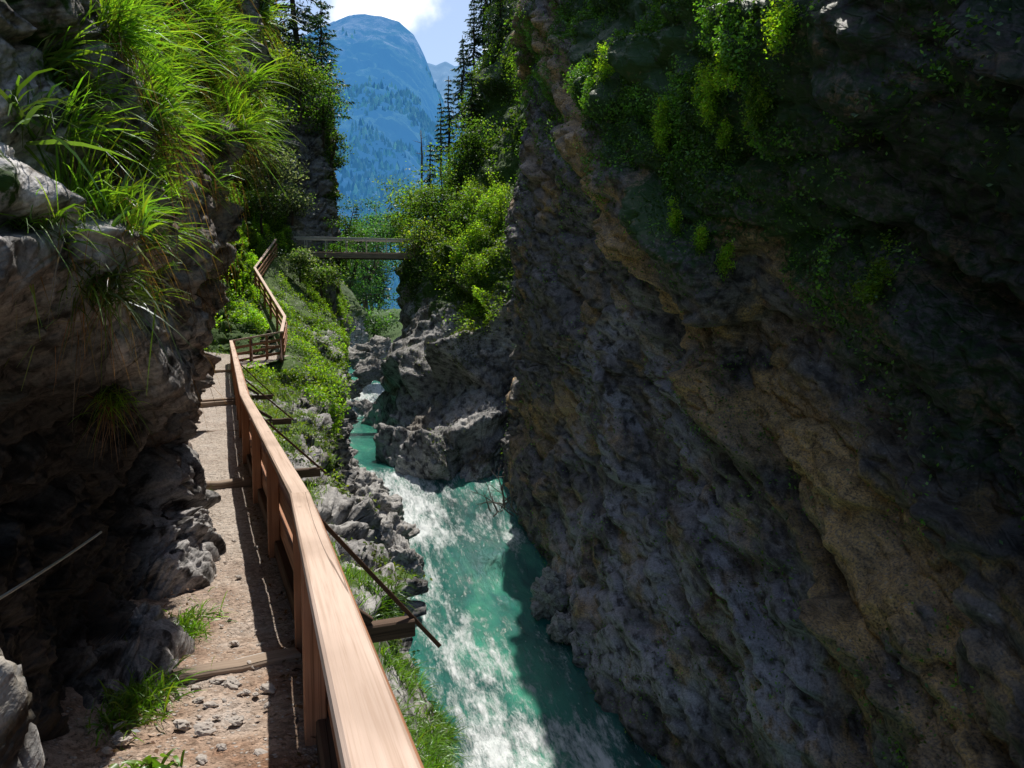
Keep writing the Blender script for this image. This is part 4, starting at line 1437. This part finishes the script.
# ---------------- grass on the bank under the railing
pxb, pyb, ddb = proj(GB.reshape(-1, 3))
tb = TB.reshape(-1)
wb = sstep(.2, .7, tb) * (RB.reshape(-1) > 1.9) * (RB.reshape(-1) < 6.3) * (ddb > 1.5) * (ddb < 30)
mb = MB()
def grass_on(mb, G, N, w, n, Lf, bf, base, yel, dscale=True, down=0.0, r=rng):
    c, nn_ = pick(G, N, w, n)
    dv_ = (c - CAM) @ FW
    k = np.clip(dv_ / 5.0, .8, 6) if dscale else np.ones(n)
    d = norm(.5 * norm(nn_) + np.array([.08, -.1, .8 - down]) + .45 * r.normal(size=(n, 3)))
    patch = .75 + .5 * sstep(-.3, .3, fbm(c * 1.1 + 7, 3))[:, None]
    col = vary(base, n, .28, yel) * patch
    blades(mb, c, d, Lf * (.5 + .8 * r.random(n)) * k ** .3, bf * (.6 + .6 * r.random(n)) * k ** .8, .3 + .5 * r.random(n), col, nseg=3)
near_w = wb * sstep(9, 3, ddb) * ((ddb < 9))
grass_on(mb, GB, NB, np.where(ddb < 7.5, (RB.reshape(-1) > 2.3) * (RB.reshape(-1) < 5.4) * (.08 + sstep(-.35, .3, fbm(GB.reshape(-1, 3) * 1.6 + 50, 3))) * (ddb > 1.5), 0), 24000, .21, .008, (.16, .32, .03), .10)
grass_on(mb, GB, NB, wb * (ddb >= 7) * (ddb < 30), 26000, .11, .006, (.18, .29, .03), .22)
mb.build('bank_grass', M_grass, None, kind='stuff')

# herbs and shrubs over the steep bank below the stairs, thick and bright
def herb_cover(name, G, N, w, n, size, base, thick, yel=.1, mat=None, clump=.5, pale=0.0, r=rng):
    c, nn_ = pick(G, N, w, n)
    nn_ = norm(nn_)
    lump = sstep(-.35, .45, fbm(c * clump, 4))
    h = thick * lump * r.random(n) ** .6
    pos = c + nn_ * h[:, None] + np.array([0, 0, 1.0]) * (h * .5)[:, None] + r.normal(size=(n, 3)) * size * .4
    nl = norm(nn_ * .5 + np.array([0, .15, .6]) + .65 * r.normal(size=(n, 3)))
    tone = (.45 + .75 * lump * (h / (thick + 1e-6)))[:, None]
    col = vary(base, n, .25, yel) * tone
    if pale > 0:
        k = (r.random(n) < pale * lump)[:, None]
        col = np.where(k, np.array([.30, .34, .24]) * (.6 + .6 * r.random((n, 1))), col)
    mb = MB()
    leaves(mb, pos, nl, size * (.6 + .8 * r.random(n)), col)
    return mb.build(name, mat or M_leaf, None, kind='stuff')


rowb = RB.reshape(-1)
wst = (ddb > 27) * (ddb < 66) * (rowb > np.where(ddb > 31, 1.95, 2.2)) * (rowb < np.where(ddb > 46, 8.5, 5.4 + .8 * fbm(GB.reshape(-1, 3) * .3 + 77, 3))) * (.02 + sstep(-.2, .25, fbm(GB.reshape(-1, 3) * .45 + 12, 4)))
herb_cover('bank_herbs', GB, NB, wst, 100000, .10, (.24, .42, .03), .4, .2, pale=.03)
wst2 = (ddb > 8) * (ddb < 30) * (rowb > 2.1) * (rowb < 6.0) * sstep(0.05, .35, fbm(GB.reshape(-1, 3) * .8 + 31, 4))
herb_cover('low_herbs', GB, NB, wst2, 15000, .06, (.17, .27, .03), .14, .25, pale=.12)

pxh, pyh, ddh = proj(GHL.reshape(-1, 3))
sh = SHL.reshape(-1); rh = RHL.reshape(-1)
fh = fbm(GHL.reshape(-1, 3) * .35 + 3, 4)
wh = (sh > 1.2) * (sh < 5.6) * (rh > 1.0) * (rh < 4.6) * (.06 + sstep(-.25, .15, fh))
herb_cover('hillside_grass', GHL, NHL, wh * sstep(3.4, 2.4, rh), 120000, .10, (.30, .54, .035), .4, .2, clump=.6)
herb_cover('hillside_shrubbery', GHL, NHL, wh * sstep(2.2, 3.2, rh) + .7 * (sh >= 5.2) * (rh > 3.6) * (sh < 7.6), 60000, .19, (.12, .23, .028), 1.0, .15, clump=.35, pale=.03)

pxr, pyr, ddr = proj(GHR.reshape(-1, 3))
fr_ = fbm(GHR.reshape(-1, 3) * .3 + 13, 4)
wr = (pxr > 385) * (pxr < 545) * (pyr < 345) * (.05 + sstep(-.2, .25, fr_)) * sstep(315, 270, pyr + 30 * fr_) * (pyr > -120)
herb_cover('slope_shrubbery', GHR, NHR, wr, 90000, .2, (.11, .21, .025), 1.0, .15, clump=.35)
wr2 = np.exp(-((pxr - 486 + (pyr - 250) * .12) / 17) ** 2) * sstep(175, 200, pyr) * sstep(345, 315, pyr) + .3 * bump2(pxr, pyr, 455, 268, 30, 14)
herb_cover('slope_herbs', GHR, NHR, wr2, 45000, .12, (.30, .50, .04), .9, .2, clump=.5, pale=.02)
wr3 = bump2(pxr, pyr, 468, 345, 14, 20) + .5 * bump2(pxr, pyr, 445, 450, 14, 16) + .3 * bump2(pxr, pyr, 430, 360, 25, 12)
herb_cover('rock_herbs', GHR, NHR, wr3, 3500, .10, (.09, .14, .02), .2, .3)

# ---------------- mossy hangings on the dark cliff
NRr = grid_normals(GR)
if NRr[320, 280, 0] > 0:
    NRr = -NRr
pxw, pyw, ddw = proj(GR.reshape(-1, 3))
zw = GR.reshape(-1, 3)[:, 2] - ZC
fw = fbm(GR.reshape(-1, 3) * .35 + 3, 4)
vis = (pxw > 500) & (pxw < 1040) & (pyw > -40) & (pyw < 780) & (ddw > 3)
ww = vis * (1.0 * bump2(pxw, pyw, 640, 60, 110, 80) + .8 * bump2(pxw, pyw, 720, 120, 60, 60) + .12 * bump2(pxw, pyw, 900, 60, 120, 70) + .25 * bump2(pxw, pyw, 870, 280, 70, 40) + .02) * sstep(-.3, .25, fw)
herb_cover('cliff_moss', GR, NRr, ww * np.clip(ddw, 1, 60) ** -.4, 150000, .075, (.16, .36, .035), .30, .1, mat=M_moss, clump=.9)

FERN = [
    (604, 78, .62, 'narrow bright hanging plant farthest along the upper dark cliff'),
    (668, 112, .55, 'bright yellow green plant tuft above its two hanging neighbours on the dark cliff'),
    (664, 148, .50, 'low hanging bright tuft beneath another at the edge of the cliff herbs'),
    (712, 92, .60, 'pale topped fern cluster in the middle of the herb patch on the dark cliff'),
    (730, 70, .55, 'green fern fan at the top of the herb patch on the dark cliff'),
    (716, 108, .5, 'bright fern cluster just under the pale topped one on the dark cliff'),
    (765, 105, .55, 'dim round herb cushion beside the herb patch on the dark cliff'),
    (792, 28, .55, 'yellowish bright plant hanging high near the top of the dark cliff'),
    (728, 140, .42, 'small green tuft below the fern clusters on the dark cliff'),
    (680, 218, .40, 'small bright tuft sitting on the brown ledge edge of the cliff'),
    (704, 238, .45, 'larger leafy tuft on the brown ledge edge of the cliff'),
    (716, 262, .42, 'lowest bright tuft hanging under the brown ledge edge'),
    (880, 290, .5, 'dim green cushion low on the shaded cliff face'),
]
for k, (qx, qy, s, lab) in enumerate(FERN):
    q, nn_ = surf(GR, NRr, qx, qy)
    nn_ = unit(nn_)
    mb = MB()
    dim = .55 if 'dim' in lab else 1.0
    n = 170
    root = rng.normal(size=(n, 3)) * s * np.array([.12, .32, .36]) + nn_ * .16
    d = norm(1.0 * nn_ + np.array([-.3, -.2, .5]) + .6 * rng.normal(size=(n, 3)))
    blades(mb, root, d, s * (.25 + .4 * rng.random(n)), .022 * (.5 + .8 * rng.random(n)), .5 + .8 * rng.random(n), vary(np.array([.2, .38, .03]) * dim, n, .3, .2), nseg=3)
    nl = 1300
    cc_ = rng.normal(size=(13, 3)) * s * np.array([.12, .46, .42]) + nn_ * .22
    i_ = np.minimum(rng.integers(0, 13, nl), rng.integers(0, 13, nl))
    pos = cc_[i_] + rng.normal(size=(nl, 3)) * s * np.array([.13, .17, .17]) + nn_ * (.12 * rng.random(nl))[:, None]
    leaves(mb, pos, norm(rng.normal(size=(nl, 3)) * .6 + np.array([-.2, .2, .8])), .062 * (.5 + .9 * rng.random(nl)), vary(np.array([.28, .48, .03]) * dim, nl, .3, .25))  # leaf green raised to stand in for missing sunlight
    o = mb.build('cliff_plant', M_leaf, None)
    o.location = q
    tag(o, lab, 'plant', 'bright plants hanging on the dark cliff')


# ---------------- trees and bushes
def ground_snap(p):
    return np.asarray(p)


def leafy(name, base, H, rx, rz, n, ls, col, label, cat, group, yel=.12, pale=0.0, trunkh=.35, lean=(0, 0, 0), seed=0, mat=None, sparse=.0):
    r = np.random.default_rng(100 + seed)
    o = empty(name, base, label, cat, group)
    lean = np.asarray(lean, float)
    ctr = np.array([0, 0, H - rz]) + lean * H
    K = max(6, int(n / 90))
    u = norm(r.normal(size=(K, 3)))
    rad = r.random(K) ** .45
    cl = ctr + u * rad[:, None] * np.array([rx, rx, rz]) * (1 + .25 * r.normal(size=(K, 1)))
    cl[:, 2] = np.maximum(cl[:, 2], .12 * H)
    per = np.full(K, n // K)
    idx = np.repeat(np.arange(K), per)
    m = len(idx)
    cr = (.20 + .16 * r.random(K)) * rx
    off = r.normal(size=(m, 3)) * cr[idx][:, None] * np.array([1, 1, .55])
    pos = cl[idx] + off
    out = norm(pos - ctr)
    nl = norm(np.array([0, .1, .75]) + .35 * out + .6 * r.normal(size=(m, 3)))
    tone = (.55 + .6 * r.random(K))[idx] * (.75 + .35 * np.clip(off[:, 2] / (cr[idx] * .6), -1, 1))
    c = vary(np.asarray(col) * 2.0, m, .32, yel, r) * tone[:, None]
    if pale:
        k = (r.random(m) < pale)[:, None]
        c = np.where(k, np.array([.33, .37, .28]) * (.6 + .6 * r.random((m, 1))), c)
    mb = MB()
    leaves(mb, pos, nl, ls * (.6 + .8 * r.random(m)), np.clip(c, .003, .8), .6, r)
    mb.build('crown', mat or M_leaf, o)
    mb = MB()
    t = np.linspace(0, 1, 7)[:, None]
    trunk = (ctr + np.array([0, 0, rz * .3])) * t * np.array([1, 1, 1]) + np.concatenate([[[0, 0, -.4 - .05 * H]], r.normal(size=(6, 3)) * .03 * H * np.array([1, 1, .2])])
    mb.add(*tube_geo(trunk, np.linspace(.035, .010, 7) * H * .8 + .015, 7))
    for k in r.choice(K, min(K, 9), replace=False):
        s0 = trunk[int(r.integers(2, 5))]
        mid = (s0 + cl[k]) / 2 + np.array([0, 0, -.06 * H])
        mb.add(*tube_geo(np.array([s0, mid, cl[k]]), np.array([.014, .009, .004]) * H + .006, 5))
    mb.build('trunk', M_bark, o)
    return o


def conifer(base, H, Rr, label, group, col=(.028, .062, .018), dens=1.0, seed=0, bare=.08, ls=.34, tips=0.0, name='conifer'):
    r = np.random.default_rng(400 + seed)
    o = empty(name, base, label, 'conifer', group)
    mb = MB(); mt = MB()
    tz = np.linspace(-.03, 1, 9)
    tr = np.stack([.008 * H * r.normal(size=9), .008 * H * r.normal(size=9), tz * H], 1); tr[0, :2] = 0
    mt.add(*tube_geo(tr, np.linspace(.017, .002, 9) * H + .01, 8))
    P = []; D = []; C = []; S = []
    lev = np.arange(bare * H, H * .985, .42 * max(1, H / 14))
    for h in lev:
        f = h / H
        ln = Rr * (1 - f) ** .75 * (.35 + .65 * min(1, (f + .02) / .16)) + .15
        for b in range(int(r.integers(4, 7))):
            a = r.random() * 2 * np.pi
            l = ln * (.55 + .6 * r.random())
            m = max(4, int(l * 9 * dens))
            t = (np.arange(m) + r.random(m)) / m
            dr = np.array([math.cos(a), math.sin(a), 0])
            sag = -.30 - .25 * (1 - f)
            spine = lambda tt: np.array([0, 0, h]) + dr * (l * tt)[:, None] + np.array([0, 0, 1.0]) * (l * (sag * tt + .28 * tt ** 2.2))[:, None]
            if l > .8:
                mt.add(*tube_geo(spine(np.linspace(0, .85, 4)), np.array([.018, .013, .009, .004]) * (l / 2) ** .7, 4, cap=False))
            sp = spine(t)
            lat = np.array([-dr[1], dr[0], 0])
            wv = (1 - t) * .32 * l + .08
            for sg in (-1, 1):
                q = sp + lat * (sg * wv * r.random(m))[:, None] + np.array([0, 0, -1]) * (.10 * r.random(m) * l * .3)[:, None]
                dd_ = norm(dr * .7 + lat * sg * .8 + np.array([0, 0, -.35]) + .25 * r.normal(size=(m, 3)))
                P.append(q); D.append(dd_)
                cc = vary(col, m, .28, 0, r) * (.7 + .5 * t[:, None])
                if tips:
                    k = (r.random(m) < tips * t)[:, None]
                    cc = np.where(k, cc * np.array([2.6, 2.6, 1.6]), cc)
                C.append(cc); S.append(ls * (.6 + .7 * r.random(m)) * (.75 + .25 * (1 - f)))
    P = np.concatenate(P); D = np.concatenate(D); C = np.concatenate(C); S = np.concatenate(S)
    n = len(P)
    nrm = norm(np.cross(D, r.normal(size=(n, 3))) + np.array([0, 0, .5]))
    b = norm(np.cross(nrm, D))
    s = S[:, None]
    V = np.stack([P - D * s * .3, P + b * s * .17, P + D * s * .7 - np.array([0, 0, .12]) * s, P - b * s * .17], 1)
    mb.add(V.reshape(-1, 3), [np.arange(n * 4).reshape(n, 4)], np.repeat(C, 4, 0))
    mb.build('crown', M_needle, o)
    mt.build('trunk', M_bark, o)
    return o


GC = 'conifers on the wooded slopes'
CON = [
    (297, 112, 66.5, 20, 5.2, 'big spreading conifer on top of the rock pillar', .5),
    (262, 62, 72, 16, 3.4, 'dark conifer behind the big spreading one at the frame top', .1),
    (322, 96, 70, 9.5, 2.6, 'slender conifer at the outer edge of the pillar top', .45),
    (449, 168, 80, 9.5, 1.3, 'thin ragged conifer standing out against the blue mountain', .05),
    (441, 172, 83, 8.0, 1.0, 'thinnest conifer beside the ragged one against the mountain', .05),
    (431, 208, 72, 6.6, 1.5, 'dark dense young spruce at the foot of the skyline trees', .0),
    (463, 122, 80, 9, 2.0, 'conifer halfway up the skyline of the wooded slope', .1),
    (474, 85, 82, 9.5, 2.1, 'conifer on the upper skyline of the wooded slope', .1),
    (485, 45, 84, 10, 2.3, 'tall conifer near the top of the wooded slope', .1),
    (497, 12, 84, 11, 2.5, 'topmost conifer on the wooded slope reaching out of the frame', .1),
    (472, 150, 70, 7.5, 2.0, 'bushy conifer within the slope below the skyline', .2),
    (489, 105, 72, 8, 2.1, 'bushy conifer higher on the slope behind the dark cliff edge', .15),
    (501, 62, 70, 8, 2.3, 'dark conifer close to the cliff edge high on the slope', .1),
    (357, 262, 128, 9.5, 2.0, 'dark pointed spruce in the valley beyond the bridge', .0),
    (350, 302, 135, 13, 3.0, 'broad dim spruce under the bridge in the valley gap', .0),
    (363, 306, 142, 14, 3.2, 'tallest dim spruce under the bridge in the valley gap', .0),
    (379, 304, 138, 13, 3.0, 'dim spruce under the far half of the bridge', .0),
    (345, 258, 140, 8, 1.8, 'smaller pointed spruce beside the dark one beyond the bridge', .0),
]
for k, (qx, qy, d, H, Rr, lab, tips) in enumerate(CON):
    b = W(qx, qy, d) - Z * .6
    conifer(b, H, Rr, lab, GC, seed=k, tips=tips, ls=.42 if d < 100 else .6, dens=1.0 if H < 15 else 1.25, bare=.10 if k not in (3, 4) else .25,
            col=(.024, .055, .02) if k < 3 else (.03, .065, .02))
# dead snag
b = W(421, 166, 78)
mb = MB(); mb.add(*tube_geo(np.array([[0, 0, -4], [.1, 0, 1], [.0, .1, 3.4]]), [.14, .10, .03], 6))
for k in range(7):
    q = np.array([0, 0, .8 + .35 * k]); dv_ = unit(np.array([math.cos(k * 2.4), math.sin(k * 2.4), .25]))
    mb.add(*tube_geo(np.array([q, q + dv_ * .4, q + dv_ * .8]), [.03, .02, .01], 4))
tag(mb.build('dead_tree', M_twig, None), 'bare dead snag rising above the pale bushes on the skyline', 'tree').location = b

BUSH = [
    # px, py(base), d, H, rx, rz, n, leaf, colour, yel, pale, label
    (272, 125, 56, 5.5, 2.4, 2.4, 3600, .20, (.10, .155, .018), .3, 0, 'yellow green leafy tree leaning over the left hillside below the big conifer'),
    (258, 150, 50, 3.6, 1.6, 1.6, 2400, .16, (.085, .15, .018), .2, 0, 'green bush in the cleft beside the near cliff'),
    (300, 112, 58.5, 4.5, 2.0, 2.0, 3000, .18, (.075, .13, .02), .1, .06, 'leafy bush on the front of the pillar top'),
    (322, 140, 60.5, 5.0, 1.7, 2.4, 3400, .18, (.07, .15, .018), .15, 0, 'leafy green tree draping the pillar shoulder'),
    (333, 172, 61, 3.6, 1.1, 1.7, 2000, .16, (.06, .12, .015), .1, 0, 'bush hanging on the outer edge of the pillar'),
    (333, 232, 61, 4.2, .9, 2.1, 2200, .15, (.075, .14, .015), .2, 0, 'narrow bush low on the outer edge of the pillar'),
    (275, 205, 52, 4.0, 1.6, 1.7, 2600, .16, (.06, .10, .03), .05, .55, 'silvery leaved bush in front of the dark pillar'),
    (292, 222, 55, 2.8, 1.4, 1.2, 2200, .15, (.06, .11, .025), .05, .45, 'silvery leaved bush spreading just above the bridge end'),
    (262, 225, 50, 2.5, 1.2, 1.1, 1800, .14, (.07, .13, .02), .1, .2, 'green bush beside the top of the stairs'),
    (300, 275, 49, 1.6, 1.0, .8, 2200, .13, (.06, .11, .02), .1, .35, 'pale leafy bush around the bridge railing end'),
    (322, 290, 50, 1.8, 1.4, .9, 2400, .13, (.08, .15, .018), .2, .15, 'bright bush just below the bridge end on the bank'),
    (338, 285, 56, 4, 1.4, 1.8, 2400, .15, (.06, .14, .015), .1, .0, 'leafy bush on the bank edge under the bridge'),
    (346, 262, 62, 4.4, 1.5, 2.0, 2400, .16, (.05, .12, .02), .1, .0, 'green tree standing just behind the bridge'),
    (348, 325, 92, 11.5, 2.4, 5.6, 4200, .24, (.045, .115, .03), .1, .0, 'rounded tree deep in the gorge under the bridge'),
    (366, 322, 98, 13.5, 2.6, 6.4, 4600, .24, (.04, .10, .035), .1, .0, 'taller tree beside the rounded one deep in the gorge'),
    (352, 335, 84, 3.2, 2.6, 1.5, 2400, .22, (.055, .12, .025), .1, .0, 'low bushes across the gorge floor under the deep trees'),
    (374, 335, 82, 3.0, 1.8, 1.5, 2000, .22, (.055, .12, .025), .1, .0, 'low bush beside the dark rock deep in the gorge'),
    (343, 300, 150, 13, 4.0, 6, 3600, .40, (.035, .09, .035), .05, .0, 'tall dim tree behind the others under the bridge'),
    (372, 305, 160, 14, 4.5, 6.5, 3600, .42, (.035, .09, .04), .05, .0, 'broad dim tree closing the valley under the middle of the bridge'),
    (378, 250, 118, 6.5, 2.8, 3.0, 2600, .30, (.045, .12, .04), .1, .0, 'pale green tree in the valley beside the pointed spruces'),
    (392, 250, 112, 5.5, 2.6, 2.6, 2600, .30, (.05, .125, .035), .1, .0, 'leafy tree above the bridge rail in the valley'),
    (402, 252, 100, 4.5, 2.2, 2.2, 2400, .28, (.055, .13, .03), .1, .0, 'leafy tree in the valley near the far bridge end'),
    (368, 256, 110, 4.0, 2.2, 1.9, 2200, .28, (.045, .115, .035), .1, .0, 'low tree behind the middle of the bridge'),
    (410, 236, 66, 4.2, 2.1, 2.0, 3000, .20, (.10, .18, .02), .25, .0, 'bright pale green bush at the slope foot beyond the bridge'),
    (426, 238, 61, 4.6, 2.1, 2.2, 3200, .19, (.09, .165, .02), .2, .0, 'bright leafy tree beside the dark young spruce'),
    (443, 236, 57, 4.2, 1.9, 2.0, 3000, .18, (.07, .135, .02), .15, .0, 'leafy tree above the far fence'),
    (458, 205, 60, 4.4, 1.7, 2.1, 3000, .18, (.055, .11, .018), .1, .0, 'dark leafy tree in the shade of the slope'),
    (474, 178, 60, 4.4, 1.7, 2.1, 3000, .18, (.06, .12, .018), .15, .0, 'leafy tree high in the shaded part of the slope'),
    (424, 256, 54.5, 2.6, 1.5, 1.2, 2400, .15, (.11, .18, .022), .25, .1, 'sunlit bush hiding the far end of the footbridge'),
    (446, 264, 52, 1.5, 1.1, .8, 2400, .15, (.11, .185, .022), .3, .1, 'bright bush in front of the far fence'),
    (428, 288, 54, 1.9, 1.1, 1.0, 2600, .15, (.09, .15, .02), .15, .2, 'spreading bush overhanging the dark notch'),
    (420, 312, 54, 1.5, .9, .8, 1800, .14, (.08, .14, .02), .15, .2, 'lowest bush hanging over the buttress'),
    (458, 298, 50, 1.5, .9, .8, 1800, .14, (.09, .16, .02), .2, .1, 'bush on the top of the buttress'),
    (474, 318, 47, 1.3, .8, .7, 1800, .13, (.10, .17, .02), .25, .1, 'small bright bush against the dark cliff edge on the buttress'),
    (465, 232, 50, 2.6, 1.2, 1.3, 2200, .15, (.09, .17, .02), .2, .0, 'bright bush climbing the slope beside the dark cliff'),
]
for k, (qx, qy, d, H, rx, rz, n, ls, col, yel, pale, lab) in enumerate(BUSH):
    b = W(qx, qy, d)
    leafy('tree' if H > 3.9 else 'bush', b, H, rx, rz, n, ls, col, lab, 'tree' if H > 3.9 else 'bush', 'leafy trees and bushes along the gorge', yel, pale, seed=k)

# ---------------- forest on the mountain
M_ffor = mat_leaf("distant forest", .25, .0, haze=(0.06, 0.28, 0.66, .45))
Pm = GM[:, :-1].reshape(-1, 3)
pxm, pym, ddm = proj(Pm)
Nm = grid_normals(GM[:, :-1])
ff_ = fbm(Pm * .006, 4)
wm = (pxm > 300) * (pxm < 520) * (pym > 30) * sstep(-.15, .25, ff_ + (pym - 130) / 200)
c, nn_ = pick(GM[:, :-1], Nm, wm * np.clip(ddm, 10, 1e5) ** -1.2, 16000)
n = len(c)
hh = (5 + 6 * rng.random(n)); rr = hh * (.22 + .12 * rng.random(n))
an = np.arange(5) * 2 * np.pi / 5
ring = c[:, None] + np.stack([np.cos(an), np.sin(an), 0 * an], 1)[None] * rr[:, None, None] * (.8 + .4 * rng.random((n, 5, 1)))
mid = c[:, None] + np.stack([np.cos(an + .6), np.sin(an + .6), 0 * an], 1)[None] * (rr * .6)[:, None, None] + np.array([0, 0, 1.]) * (hh * .5)[:, None, None]
tip = (c + np.array([0, 0, 1.0]) * hh[:, None])[:, None]
V = np.concatenate([ring, mid, tip], 1)
base = (np.arange(n) * 11)[:, None, None]
fq = np.array([[i, (i + 1) % 5, 5 + (i + 1) % 5, 5 + i] for i in range(5)])
ft = np.array([[5 + i, 5 + (i + 1) % 5, 10] for i in range(5)])
colm = np.repeat(vary((.20, .30, .18), n, .6), 11, 0)
mb = MB()
mb.add(V.reshape(-1, 3), [(base + fq[None]).reshape(-1, 4), (base + ft[None]).reshape(-1, 3)], colm)
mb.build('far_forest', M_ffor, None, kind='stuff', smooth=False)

# ---------------- dead leaves and twigs blown against the path edges
n = 420
dl = 2.9 + 9 * rng.random(n) ** 1.8
tt = np.where(rng.random(n) < .6, rng.random(n) * .18, .72 + .28 * rng.random(n))
xx = pathx(dl) + .02 - 1.0 * tt
pos = np.stack([xx, dl, ZC + pathz(dl) + .035 + .012 * rng.random(n)], 1)
mb = MB()
leaves(mb, pos, norm(rng.normal(size=(n, 3)) * .35 + np.array([0, 0, 1.0])), .02 + .03 * rng.random(n), vary((.16, .075, .03), n, .4), .5)
mb.build('leaf_litter', M_moss, None, kind='stuff')
